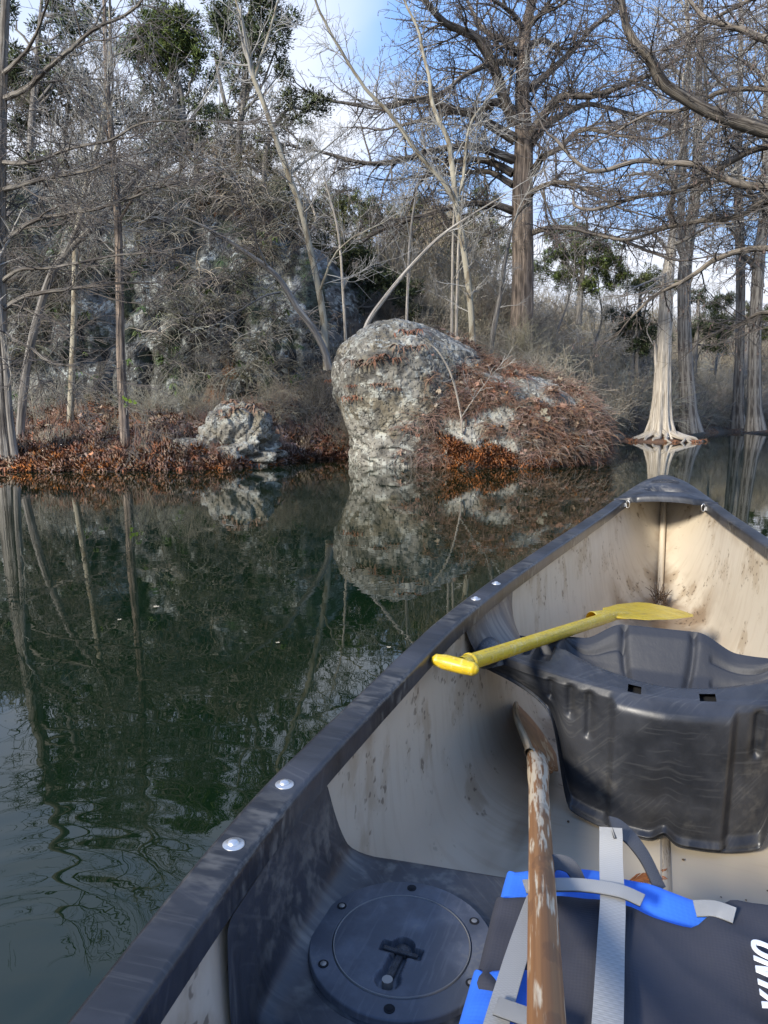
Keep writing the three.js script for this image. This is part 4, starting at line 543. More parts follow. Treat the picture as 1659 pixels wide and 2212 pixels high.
// ------------------------------------------------------------------ the canoe and what lies in it
// own axes: t to the right of the keel, h up, s ahead of the viewer along the keel
const YAW = 20.938 * Math.PI / 180, KEEL = V(Math.cos(YAW), 0, Math.sin(YAW)).multiplyScalar(0.05).setY(0.055);
const C = (s, t, h) => V(t, h, -s);
const afloat = (s, t, h) => C(s, t, h).applyAxisAngle(V(0, 1, 0), -YAW).add(KEEL);
function inCanoe(name, label, category, s, t, h) { const g = thing(name, label, category, null, afloat(s, t, h), -YAW); g.userData.shift = [-t, -h, s]; return g; }
const seat = (g, geo) => { const k = g.userData.shift; return geo.translate(k[0], k[1], k[2]); };
const unshift = (g) => { delete g.userData.shift; };
function table(list) { const xs = list.map((a) => a[0]), ys = list.map((a) => a[1]), n = xs.length, m = xs.map((_, i) => i === 0 ? (ys[1] - ys[0]) / (xs[1] - xs[0]) : i === n - 1 ? (ys[n - 1] - ys[n - 2]) / (xs[n - 1] - xs[n - 2]) : (ys[i + 1] - ys[i - 1]) / (xs[i + 1] - xs[i - 1])); return (x) => { x = clamp(x, xs[0], xs[n - 1]); let k = 0; while (k < n - 2 && x > xs[k + 1]) k++; const h = xs[k + 1] - xs[k], t = (x - xs[k]) / h; return (2 * t ** 3 - 3 * t * t + 1) * ys[k] + (t ** 3 - 2 * t * t + t) * h * m[k] + (-2 * t ** 3 + 3 * t * t) * ys[k + 1] + (t ** 3 - t * t) * h * m[k + 1]; }; }
const beamT = table([[1.0, 0.478], [1.4, 0.466], [1.75, 0.432], [2.1, 0.384], [2.5, 0.325], [3.0, 0.25], [3.3, 0.204], [3.5, 0.146], [3.65, 0.08], [3.74, 0.012]]);
const sheerT = table([[1.0, 0.39], [1.5, 0.402], [2.1, 0.417], [2.7, 0.432], [3.3, 0.452], [3.5, 0.478], [3.74, 0.525]]);
const aft = (s) => s < 1 ? 1 + (1 - s) * 1.25 : s, beam = (s) => beamT(aft(s)), sheer = (s) => sheerT(aft(s));
const BOW = 3.74, STERN = 1 - 2.74 / 1.25;
function lattice(rows, cols, f, uvScale = 1, skip) {                 // f(i/rows, j/cols) -> Vector3
  const p = [], uv = [], idx = [];
  for (let i = 0; i <= rows; i++) for (let j = 0; j <= cols; j++) { const q = f(i / rows, j / cols); p.push(q.x, q.y, q.z); uv.push((q.w0 ?? q.x + q.y * 0.7) * uvScale, (q.w1 ?? q.z) * uvScale); }
  for (let i = 0; i < rows; i++) for (let j = 0; j < cols; j++) { if (skip && skip((i + 0.5) / rows, (j + 0.5) / cols)) continue; const a = i * (cols + 1) + j, b = a + cols + 1; idx.push(a, b, a + 1, a + 1, b, b + 1); }
  const g = new THREE.BufferGeometry(); g.setAttribute('position', new THREE.Float32BufferAttribute(p, 3)); g.setAttribute('uv', new THREE.Float32BufferAttribute(uv, 2)); g.setIndex(idx); g.computeVertexNormals(); return g;
}
const wide = table([[0, 0.27], [0.12, 0.345], [0.28, 0.41], [0.5, 0.447], [0.75, 0.462], [1, 0.462]]), tall = table([[0, 0], [0.12, 0.035], [0.28, 0.13], [0.5, 0.36], [0.75, 0.68], [1, 1]]);
const hullIn = (s, h) => { const U = Math.min(1, Math.abs(aft(s) - 1) / 2.74), floor = -0.05 + 0.05 * U ** 4, q = clamp((h - floor) / (sheer(s) - 0.012 - floor)); let lo = 0, hi = 1; for (let k = 0; k < 20; k++) { const m = (lo + hi) / 2; if (tall(m) < q) lo = m; else hi = m; } return wide(lo) * Math.max(beamT(aft(s)) / 0.478 - 0.02, 0.002) - 0.003; };
function skin(side, out) {                                           // one side of the hull, keel to gunwale
  const rows = 130, cols = 44;
  return lattice(rows, cols, (a, b) => {
    const u = a * 2 - 1, v = b < 0.3 ? 0 : (b - 0.3) / 0.7, f = b / 0.3, U = Math.abs(u);
    const end = u > 0 ? lerp(3.22, 3.72, Math.pow(v, 1.25)) : lerp(1 - 2.22 / 1.25, STERN + 0.02, Math.pow(v, 1.25));
    const s = u > 0 ? 1 + u * (end - 1) : 1 + u * (1 - end), full = u > 0 ? beamT(1 + U * 2.74) / 0.478 : beamT(1 + U * 2.74) / 0.478, w = Math.max(full - 0.02, 0.002);
    const floor = -0.05 + 0.05 * Math.pow(U, 4), top = sheer(s) - 0.012; let t, h;
    if (b < 0.3) { t = wide(0) * w * f; h = floor + 0.012 * Math.exp(-Math.pow((t - wide(0) * w * 0.97) / 0.012, 2)) * (1 - U); const k = clamp(1 - Math.abs(t) / 0.02); h += 0.016 * Math.sqrt(k) * (1 - smooth(0.75, 0.95, U)); if (out) h = floor - 0.085 + 0.02 * f; }
    else { t = wide(v) * w; h = lerp(floor, top, tall(v)); if (out) { t += 0.012 + 0.02 * (1 - v) * (1 - U); h -= 0.065 * (1 - v); } }
    const q = C(s, t * side, h); q.w0 = s; q.w1 = t * 0.6 + h; return q;
  }, 1);
}
const canoe = thing('canoe', 'tan plastic canoe with black gunwales and seats seen from inside', 'canoe', null, KEEL, -YAW);
{ const g = mergeGeometries([skin(1), skin(-1)]), p = g.attributes.position, c = [];
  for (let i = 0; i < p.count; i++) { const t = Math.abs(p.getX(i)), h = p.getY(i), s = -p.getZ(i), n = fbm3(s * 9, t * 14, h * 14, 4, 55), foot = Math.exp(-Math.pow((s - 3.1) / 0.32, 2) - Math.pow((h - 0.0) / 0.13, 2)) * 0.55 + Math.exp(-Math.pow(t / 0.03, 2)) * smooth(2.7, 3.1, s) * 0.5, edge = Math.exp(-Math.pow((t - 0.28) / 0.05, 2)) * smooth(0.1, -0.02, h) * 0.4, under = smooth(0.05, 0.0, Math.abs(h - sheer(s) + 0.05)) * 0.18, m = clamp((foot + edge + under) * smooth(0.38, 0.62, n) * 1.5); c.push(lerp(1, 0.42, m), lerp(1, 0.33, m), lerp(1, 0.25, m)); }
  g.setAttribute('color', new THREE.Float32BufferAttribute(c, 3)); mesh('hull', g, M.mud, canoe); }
mesh('outer_skin', mergeGeometries([skin(1, true), skin(-1, true)]), M.hullOut, canoe);
{ const t = new Tubes(), pts = []; for (let k = 0; k <= 30; k++) { const s = lerp(-0.6, 3.1, k / 30), U = Math.abs(aft(s) - 1) / 2.74; pts.push(C(s, 0.006, -0.05 + 0.05 * U ** 4 - 0.003)); } t.add(pts, pts.map(() => 0.0165), 12); mesh('keel_ridge', t.geometry(true), M.hull, canoe);
  for (const side of [-1, 1]) { const u = new Tubes(), q = []; for (let k = 0; k <= 30; k++) { const s = lerp(-0.6, 2.9, k / 30), U = Math.abs(aft(s) - 1) / 2.74; q.push(C(s, side * 0.262 * Math.max(beam(s) / 0.478 - 0.02, 0.01), -0.05 + 0.05 * U ** 4 - 0.006)); } u.add(q, q.map(() => 0.010), 10); mesh('floor_crease', u.geometry(true), M.hull, canoe); }
}
{ // stem seam: a rounded fillet where the two sides meet at the bow
  const t = new Tubes(), pts = []; for (let k = 0; k <= 14; k++) { const v = k / 14; pts.push(C(lerp(3.215, 3.69, Math.pow(v, 1.25)) - 0.012, 0, lerp(0.0, 0.47, tall(v)))); } t.add(pts, pts.map(() => 0.013), 8); mesh('stem_seam', t.geometry(), M.hull, canoe);
}
const RIVETS = [0.575, 0.705, 1.60, 1.75];
for (const side of [-1, 1]) {
  const n = 150, prof = [[0.004, -0.034], [0.006, -0.006], [0.003, 0.001], [-0.002, 0.003], [-0.036, 0.002], [-0.041, -0.001], [-0.043, -0.006], [-0.043, -0.033], [-0.040, -0.036], [-0.030, -0.036]];
  const g = lattice(n, prof.length - 1, (a, b) => {
    const s = lerp(STERN + 0.25, 3.335, a), ds = 0.01, slope = (beam(s + ds) - beam(s - ds)) / (2 * ds), L = Math.hypot(1, slope), k = prof[Math.round(b * (prof.length - 1))], dent = 0.0012 * (fbm3(s * 14, k[0] * 30, 1, 2, 44) - 0.5);
    const q = C(s - slope * k[0] / L * -1 * -1, (beam(s) + k[0] / L) * side, sheer(s) + k[1] + dent); q.w0 = b * 0.12; q.w1 = s; return q;
  }, 1);
  const gw = mesh('gunwale', g, M.trim, canoe);
  for (const s of RIVETS) { // washer and domed head in the top face
    const r = new THREE.LatheGeometry([[0.0001, 0.0062], [0.004, 0.0055], [0.0062, 0.003], [0.0064, 0.0018], [0.0105, 0.0016], [0.0118, 0.0006], [0.0118, -0.002]].map((a) => new THREE.Vector2(...a)), 20), at = C(s, (beam(s) - 0.019) * side, sheer(s) + 0.0022);
    mesh('rivet', r.translate(at.x, at.y, at.z), M.steel, gw);
  }
}
{ // bow deck plate: crowned triangular cap with a hand hold, a rolled rear bar and an embossed oval badge
  const rear = (t) => 3.275 + 0.02 * smooth(0.11, 0.15, Math.abs(t)) - 0.0 + 0.0 * t;
  const deckH = (s, t) => { const w = beam(s) + 0.008, e = Math.abs(t) / Math.max(w, 0.01); let h = sheer(s) + 0.006 + 0.022 * (1 - e * e) * smooth(0, 0.12, w); const hx = t / 0.085, hs = (s - 3.43) / (0.04 * (1 - 0.35 * hx * hx)); const cup = Math.exp(-Math.pow(hs * hs + hx * hx, 3)); h -= 0.045 * cup; h += 0.012 * Math.exp(-Math.pow((s - 3.325) / 0.035, 2)) * smooth(1.3, 0.6, Math.abs(t) / 0.12); return h; };
  const g = lattice(70, 80, (a, b) => {
    const e = b * 2 - 1; let s, h, t;
    if (a < 0.12) { const k = a / 0.12, c = (1 - k) * 1.5; s = rear(e * 0.21) + 0.014 * (1 - Math.cos(c)) * 0 + 0.012 * (1 - Math.sin(c)); t = e * (beam(s) + 0.008); h = deckH(rear(t) + 0.012, t) - 0.03 * (1 - Math.cos(c)); s = rear(t) + 0.012 * (1 - Math.sin(c)); }
    else { const k = (a - 0.12) / 0.88; s = lerp(rear(e * 0.21) + 0.012, 3.775, k); t = e * (Math.max(beam(Math.min(s, 3.74)) + 0.008, 0) * (s > 3.70 ? Math.sqrt(clamp((3.778 - s) / 0.078)) * 1.0 : 1)); t = s > 3.7 ? e * (beam(3.70) + 0.008) * Math.sqrt(clamp((3.776 - s) / 0.076)) : t; h = deckH(s, t); if (Math.abs(e) > 0.94) h -= 0.016 * Math.pow((Math.abs(e) - 0.94) / 0.06, 2); if (s > 3.74) h -= 0.05 * Math.pow((s - 3.74) / 0.036, 2); }
    return C(s, t, h);
  });
  const deck = mesh('deck_plate', g, M.trim, canoe);
  const ring = new THREE.TorusGeometry(1, 0.05, 6, 48).applyMatrix4(new THREE.Matrix4().makeRotationX(-Math.PI / 2)), pos = ring.attributes.position;
  for (let i = 0; i < pos.count; i++) { const x = pos.getX(i) * 0.062, z = pos.getZ(i) * 0.022, s = 3.565 - z; pos.setXYZ(i, x, deckH(s, x) + 0.002 + pos.getY(i) * 0.03, -s); }
  ring.computeVertexNormals(); mesh('badge_ring', ring, M.black, deck);
  const font = await new FontLoader().loadAsync('fonts/droid/droid_sans_bold.typeface.json');
  const word = new TextGeometry('PELICAN', { font, size: 0.017, depth: 0.003, curveSegments: 3 }); word.computeBoundingBox(); const bb = word.boundingBox, wp = word.attributes.position;
  for (let i = 0; i < wp.count; i++) { const x = wp.getX(i) - bb.max.x / 2 + wp.getY(i) * 0.25, s = 3.557 + wp.getY(i) ; wp.setXYZ(i, x, deckH(s, x) - 0.0008 + wp.getZ(i), -s); }
  word.computeVertexNormals(); mesh('embossed_lettering', word, M.black, deck);
  for (const side of [-1, 1]) {                                        // screws with wire eyes at the deck's rear corners
    const at = C(3.272, side * (beam(3.27) - 0.046), sheer(3.27) - 0.016), r = new THREE.CylinderGeometry(0.008, 0.009, 0.006, 16).rotateX(Math.PI / 2).translate(at.x, at.y, at.z); mesh('screw', r, M.steel, canoe);
    mesh('wire_eye', new THREE.TorusGeometry(0.013, 0.0018, 6, 24).scale(0.7, 1.2, 1).rotateY(0.5 * side).translate(at.x - side * 0.012, at.y + 0.004, at.z + 0.006), M.steel, canoe);
  }
}
// the bow seat: one moulded shell, from its front edge through the pan, over the rear rim and down to the floor
{
  const groove = (x, c, w) => Math.exp(-Math.pow((x - c) / w, 2));
  const sE = (t) => 1.438 + 0.14 * Math.pow(Math.abs(t + 0.01) / 0.35, 1.5), sN = (t) => 1.53 + 0.155 * Math.pow(Math.abs(t) / 0.23, 1.8), hF = (t) => 0.312 - 0.04 * smooth(0.085, 0.18, Math.abs(t + 0.02));
  const hBt = table([[0, -0.04], [0.185, -0.036], [0.2, 0.0], [0.226, 0.142], [0.246, 0.188], [0.32, 0.222], [0.44, 0.232]]);
  const sB = (t) => 1.492 + 0.055 * Math.pow(Math.abs(t - 0.01) / 0.2, 2), hB = (t) => hBt(Math.abs(t)) + 0.022 * groove(t, 0.006, 0.017);
  const RIM = 0.285, shellAt = (t, v) => {                            // v 0..1 from the front edge to the lip
    const a = Math.abs(t), bowl = clamp(1 - Math.pow(a / 0.245, 8)), n = sN(Math.min(a, 0.225) * Math.sign(t)), e = sE(t), f = hF(t), fs = 1.835 - 0.02 * smooth(0.1, 0.2, a) - 0.05 * smooth(0.22, 0.3, a);
    const line = [[0, fs + 0.026, f - 0.05], [0.04, fs + 0.018, f - 0.006], [0.07, fs, f], [0.11, fs - 0.022, lerp(RIM, f - 0.016, bowl)], [0.2, lerp(fs, n, 0.26), lerp(RIM, 0.225, bowl)], [0.3, lerp(fs, n, 0.58), lerp(RIM, 0.165, bowl)], [0.38, lerp(fs, n, 0.86), lerp(RIM, 0.175, bowl)], [0.43, lerp(fs, n, 0.97), lerp(RIM, 0.24, bowl)], [0.47, n - 0.006, RIM - 0.005 * bowl], [0.5, lerp(n, e, 0.25), RIM], [0.56, e + 0.014, RIM - 0.001], [0.585, e + 0.004, RIM - 0.006], [0.61, e - 0.004, RIM - 0.02]];
    let s, h; const hb = Math.min(hB(t), RIM - 0.03), sb = lerp(e - 0.008, sB(t), clamp((RIM - hb) / 0.32));
    if (v <= 0.61) { let k = 0; while (k < line.length - 2 && v > line[k + 1][0]) k++; const q = (v - line[k][0]) / (line[k + 1][0] - line[k][0]); s = lerp(line[k][1], line[k + 1][1], q); h = lerp(line[k][2], line[k + 1][2], q); }
    else if (v <= 0.95) { const q = (v - 0.61) / 0.34; h = lerp(RIM - 0.02, hb + 0.008, q); s = lerp(e - 0.004, sb, Math.pow(q, 1.1)) - 0.022 * smooth(0.93, 1, q) * smooth(0.26, 0.2, a); }
    else { const q = (v - 0.95) / 0.05; h = hb + 0.008 * (1 - q) - 0.004 * q; s = sb - 0.022 * smooth(0.26, 0.2, a) - 0.004 * Math.sin(q * 3.14) + 0.02 * smooth(0.6, 1, q); }
    if (v > 0.58 && v <= 0.945) {
      const inn = smooth(0.58, 0.63, v); s -= 0.024 * inn * (smooth(-0.112, -0.098, t) - smooth(0.112, 0.128, t));                      // raised middle panel
      for (const [c, top, bot] of [[-0.238, 0.266, 0.222], [-0.194, 0.266, 0.195], [-0.153, 0.264, 0.160], [0.165, 0.266, 0.170], [0.205, 0.266, 0.195], [0.245, 0.266, 0.222]]) s += 0.014 * groove(t, c, 0.0085) * smooth(bot - 0.012, bot + 0.006, h) * smooth(top + 0.008, top - 0.008, h);
    }
    if (v > 0.07 && v < 0.34 && a < 0.235) { h -= 0.016 * groove(t, -0.100 + Math.pow(clamp((v - 0.1) / 0.24), 2) * 0.05, 0.008) + 0.016 * groove(t, 0.06 - Math.pow(clamp((v - 0.1) / 0.24), 2) * 0.05, 0.008); if (a > 0.1) { const c = 0.25 * Math.pow(a - 0.1, 1.3); h -= 0.009 * (groove(v, 0.145 + c, 0.010) + groove(v, 0.215 + c, 0.010)); } }
    return [s, h];
  };
  const slot = (t, v) => v > 0.527 && v < 0.566 && ((t > -0.079 && t < -0.051) || (t > 0.057 && t < 0.085));
  const pocket = (t, s) => 0.035 * smooth(0.300, 0.310, Math.abs(t)) * smooth(0.378, 0.368, Math.abs(t)) * smooth(1.60, 1.615, s) * smooth(1.75, 1.735, s) + 0.022 * smooth(0.252, 0.258, Math.abs(t)) * smooth(0.292, 0.285, Math.abs(t)) * smooth(1.575, 1.59, s) * smooth(1.69, 1.675, s);
  const moulded = (v0, v1, rows) => lattice(rows, 200, (vv, tt) => { const t = lerp(-0.435, 0.435, tt), v = lerp(v0, v1, vv), [s, h] = shellAt(t, v), w = hullIn(s, h); const q = C(s, clamp(t, -w, w), h - (v < 0.54 ? pocket(t, s) : 0)); q.w0 = t; q.w1 = v * 0.7; return q; }, 1, (vv, tt) => slot(lerp(-0.435, 0.435, tt), lerp(v0, v1, vv)));
  const st = mesh('bow_seat', moulded(0.47, 1, 130), M.black, canoe); mesh('seat_pan', moulded(0, 0.47, 90), M.pan, st);
  for (const t of [-0.065, 0.071]) { const q = C(sE(t) + 0.05, t, RIM - 0.03); mesh('strap_slot', new RoundedBoxGeometry(0.05, 0.03, 0.075, 1, 0.002).translate(q.x, q.y, q.z), M.hole, st); }
  for (const side of [-1, 1]) {                                        // cheeks that rise from the seat to the gunwale
    const cheek = lattice(26, 30, (a, c) => {
      const s = lerp(lerp(1.53, 1.50, a), lerp(1.80, 1.86, a), c), top = sheer(s) - 0.034, h = lerp(RIM - 0.02, top, a), w = hullIn(s, h) - 0.002;
      return C(s, (w - 0.075 * Math.pow(1 - a, 1.5) * Math.pow(Math.sin(Math.PI * clamp(0.12 + 0.85 * c)), 0.6) - 0.014 * Math.sin(Math.PI * c) ** 0.5) * side, h);
    });
    mesh('seat_bracket', cheek, M.black, st);
    const hs = 1.565, horn = new THREE.SphereGeometry(1, 22, 16).scale(0.036, 0.034, 0.06).translate((hullIn(hs, RIM) - 0.032) * side, RIM + 0.006, -hs); mesh('seat_corner', horn, M.black, st);
  }
}
// the centre seat: a bench whose ends curve up to the gunwales, with a round screw-down hatch
{
  const H = 0.2, sec = (g) => { const a = Math.abs(g); let t, h; if (a < 0.72) { t = a / 0.72 * 0.385; h = H; } else { const k = (a - 0.72) / 0.28; t = 0.385 + 0.066 * (1 - Math.pow(1 - k, 2.4)); h = H + 0.158 * Math.pow(k, 1.9); } return [t * Math.sign(g), h]; };
  const top = lattice(90, 60, (a, b) => {
    const g = a * 2 - 1, [t, h] = sec(g), k = clamp((h - H) / 0.158), cl = 1 - 0.0 * k; let sF = lerp(0.895 + 0.05 * (1 - Math.abs(t) / 0.45), 0.80, Math.pow(k, 0.75)), sR = lerp(0.585, 0.53, k);
    if (Math.abs(t) < 0.385) sR = lerp(0.46, 0.585, smooth(0.30, 0.385, Math.abs(t)));
    let s, hh = h, tt = t; const r = 0.014;
    if (b < 0.16) { const q = b / 0.16; s = sR - 0.004; hh = h - r - (1 - q) * 0.2; tt = t; } else if (b < 0.24) { const q = (b - 0.16) / 0.08 * 1.5708; s = sR - 0.004 + r * (1 - Math.cos(q)); hh = h - r * (1 - Math.sin(q)); }
    else if (b < 0.76) { s = lerp(sR + r - 0.004, sF - r, (b - 0.24) / 0.52); } else if (b < 0.84) { const q = (b - 0.76) / 0.08 * 1.5708; s = sF - r + r * Math.sin(q); hh = h - r * (1 - Math.cos(q)); } else { const q = (b - 0.84) / 0.16; s = sF + 0.004 * q; hh = h - r - q * (k > 0.05 ? 0.03 : 0.2); if (k > 0.05) tt = t + Math.sign(t) * 0.02 * q; }
    const w = hullIn(s, hh) - 0.009; const P2 = C(s, Math.abs(g) > 0.72 ? Math.sign(t) * Math.min(w, lerp(Math.abs(t), w, smooth(0.0, 0.3, k))) : clamp(tt, -w, w), hh); P2.w0 = t + h; P2.w1 = s + hh * 0.3; return P2;
  });
  const st = mesh('centre_seat', top, M.black, canoe);
  const hx = -0.308, hs = 0.735, at = C(hs, hx, H), lathe = (pts, seg = 72) => new THREE.LatheGeometry(pts.map((a) => new THREE.Vector2(...a)), seg).translate(at.x, at.y, at.z);
  const flatUV = (g) => { const p = g.attributes.position, u = g.attributes.uv; for (let i = 0; i < p.count; i++) u.setXY(i, p.getX(i), p.getZ(i)); return g; };
  mesh('hatch_ring', flatUV(lathe([[0.118, 0.0005], [0.1165, -0.001], [0.1135, -0.001], [0.113, 0.006], [0.111, 0.0085], [0.086, 0.0088], [0.0846, 0.0080], [0.0842, 0.004]])), M.lid, st);
  const lip = new THREE.MeshPhysicalMaterial({ color: rgb(0.21, 0.20, 0.185), roughness: 0.6 });
  mesh('hatch_edge', lathe([[0.0842, 0.004], [0.0838, 0.0094], [0.0822, 0.0094], [0.0816, 0.005]]), lip, st);
  // lid with a T-shaped hollow for the latch
  const inT = (x, z) => { const u = x - 0.004, w = z - 0.022; return (Math.abs(u) < 0.0095 && w > -0.012 && w < 0.040) || Math.hypot(u, w - 0.038) < 0.0135 || (Math.abs(u) < 0.025 && Math.abs(w + 0.008) < 0.0075) || Math.hypot(u, w + 0.014) < 0.0135; };
  const soft = (x, z) => { let s = 0; for (let i = -1; i <= 1; i++) for (let j = -1; j <= 1; j++) s += inT(x + i * 0.0011, z + j * 0.0011) ? 1 : 0; return s / 9; };
  mesh('hatch_lid', flatUV(lattice(84, 160, (a, b) => { const r = 0.0818 * a, A = b * 6.28318, x = Math.cos(A) * r, z = Math.sin(A) * r; return V(at.x + x, at.y + 0.0086 + 0.0016 * (1 - a * a) - 0.0085 * soft(x, z), at.z + z); })), M.lid, st);
  const L = [new RoundedBoxGeometry(0.044, 0.004, 0.006, 2, 0.0015).translate(0.004, 0.0088, 0.0165), new RoundedBoxGeometry(0.009, 0.005, 0.034, 2, 0.002).translate(0.004, 0.0052, 0.036), new THREE.SphereGeometry(0.0105, 18, 10).scale(1, 0.55, 1).translate(0.004, 0.0035, 0.0085)].map((g) => g.index ? g.toNonIndexed() : g);
  mesh('latch', mergeGeometries(L).translate(at.x, at.y, at.z), M.trim, st);
  mesh('latch_pin', new THREE.CylinderGeometry(0.0062, 0.0066, 0.008, 18).translate(at.x + 0.004, at.y + 0.0055, at.z + 0.0605), M.bolt, st);
  for (let k = 0; k < 6; k++) { const A = 0.32 + k * Math.PI / 3, x = at.x + Math.cos(A) * 0.099, z = at.z + Math.sin(A) * 0.099; mesh('screw_recess', new THREE.CylinderGeometry(0.0062, 0.0062, 0.0006, 18).translate(x, at.y + 0.0091, z), M.hole, st); mesh('screw', new THREE.LatheGeometry([[0.0001, 0.0012], [0.0028, 0.001], [0.0038, 0.0004]].map((a) => new THREE.Vector2(...a)), 12).translate(x, at.y + 0.0094, z), k % 3 === 1 ? M.hole : M.bolt, st); }
}
// lofted bars: sections [distance, half width, half thickness] along a line, wide along w
function loft(a, b, w, sections, sides = 14, uvk = 1, uv0 = 0) {
  const d = b.clone().sub(a).normalize(), x = w.clone().addScaledVector(d, -w.dot(d)).normalize(), y = V().crossVectors(d, x);
  const f = (k, key) => { let i = 0; while (i < sections.length - 2 && k > sections[i + 1][0]) i++; const q = smooth(0, 1, clamp((k - sections[i][0]) / (sections[i + 1][0] - sections[i][0]))); return lerp(sections[i][key], sections[i + 1][key], q); };
  const L0 = sections[0][0], L1 = sections[sections.length - 1][0];
  return lattice(60, sides * 2, (u, v) => { const k = lerp(L0, L1, u), A = v * 6.28318, q = a.clone().addScaledVector(d, k).addScaledVector(x, Math.cos(A) * f(k, 1)).addScaledVector(y, Math.sin(A) * f(k, 2)); q.w0 = v * 0.5; q.w1 = k * uvk + uv0; return q; });
}
{ // wooden paddle, handle towards the viewer, blade under the bow seat
  const g = inCanoe('wooden_paddle', 'old wooden paddle with worn varnish and paint lying over the life jacket', 'paddle', 0.6, -0.118, 0.285), a = C(0.25, -0.069, 0.468), b = C(1.42, -0.248, 0.122), end = C(1.86, -0.318, 0.0), wv = C(0, 0.66, -0.75);
  mesh('shaft', seat(g, loft(a, b, wv, [[0, 0.014, 0.014], [0.6, 0.0152, 0.0152], [0.95, 0.0168, 0.0168], [1.12, 0.022, 0.02], [1.235, 0.029, 0.018]], 14, 0.62, 0.0)), M.wood, g);
  mesh('blade', seat(g, loft(b, end, wv, [[-0.002, 0.030, 0.019], [0.08, 0.052, 0.014], [0.2, 0.078, 0.009], [0.38, 0.082, 0.006], [0.43, 0.05, 0.004]], 16, 0.3, 0.05)), M.wood, g);
  { const pts = [], dd = end.clone().sub(b).normalize(), x = wv.clone().addScaledVector(dd, -wv.dot(dd)).normalize(), t = new Tubes(); for (const [k, w] of [[-0.04, 0.027], [0.0, 0.028], [0.08, 0.050], [0.14, 0.066], [0.2, 0.076], [0.3, 0.081], [0.38, 0.081]]) pts.push(b.clone().addScaledVector(dd, k).addScaledVector(x, -w)); t.add(spline(pts, 20), Array.from({ length: 21 }, (_, i) => 0.010 - 0.0002 * i), 8); mesh('worn_edge', seat(g, t.geometry(true)), mat({ map: rep(T.barkPale, 0.5, 3), color: rgb(0.95, 0.80, 0.58), roughness: 0.8 }), g); }
  unshift(g);
}
{ // yellow plastic paddle resting on the bow seat
  const g = inCanoe('yellow_paddle', 'yellow plastic paddle with a T grip resting across the bow seat', 'paddle', 1.245, -0.36, 0.372), a = C(1.247, -0.372, 0.3735), b = C(2.2, -0.14, 0.232), tip = C(2.63, 0.03, 0.155), wv = C(-0.37, 0.93, -0.07);
  mesh('shaft', seat(g, loft(a, b, wv, [[0.0, 0.0158, 0.0158], [0.99, 0.0165, 0.0165]])), M.yellow, g);
  mesh('collar', seat(g, loft(a, b, wv, [[0.026, 0.0165, 0.0165], [0.034, 0.0188, 0.0188], [0.042, 0.0165, 0.0165]])), M.yellow, g);
  const bar = loft(C(1.243, -0.428, 0.380), C(1.236, -0.334, 0.372), V(0, 0, 1), [[-0.002, 0.001, 0.001], [0.001, 0.007, 0.006], [0.008, 0.0125, 0.0115], [0.03, 0.0155, 0.0145], [0.06, 0.0155, 0.0145], [0.083, 0.0135, 0.013], [0.091, 0.008, 0.008], [0.094, 0.001, 0.001]]); mesh('grip', seat(g, bar), M.yellow, g);
  mesh('sleeve', seat(g, loft(b, tip, wv, [[-0.16, 0.0168, 0.0168], [-0.158, 0.0182, 0.0182], [-0.08, 0.0186, 0.0184], [0.02, 0.022, 0.0145], [0.1, 0.014, 0.007]])), M.yellow, g);
  mesh('blade', seat(g, loft(b, tip, wv, [[-0.07, 0.014, 0.007], [0.0, 0.045, 0.0055], [0.09, 0.076, 0.004], [0.25, 0.096, 0.003], [0.4, 0.098, 0.003], [0.45, 0.085, 0.003], [0.475, 0.05, 0.002]], 16)), M.yellow, g); unshift(g);
}
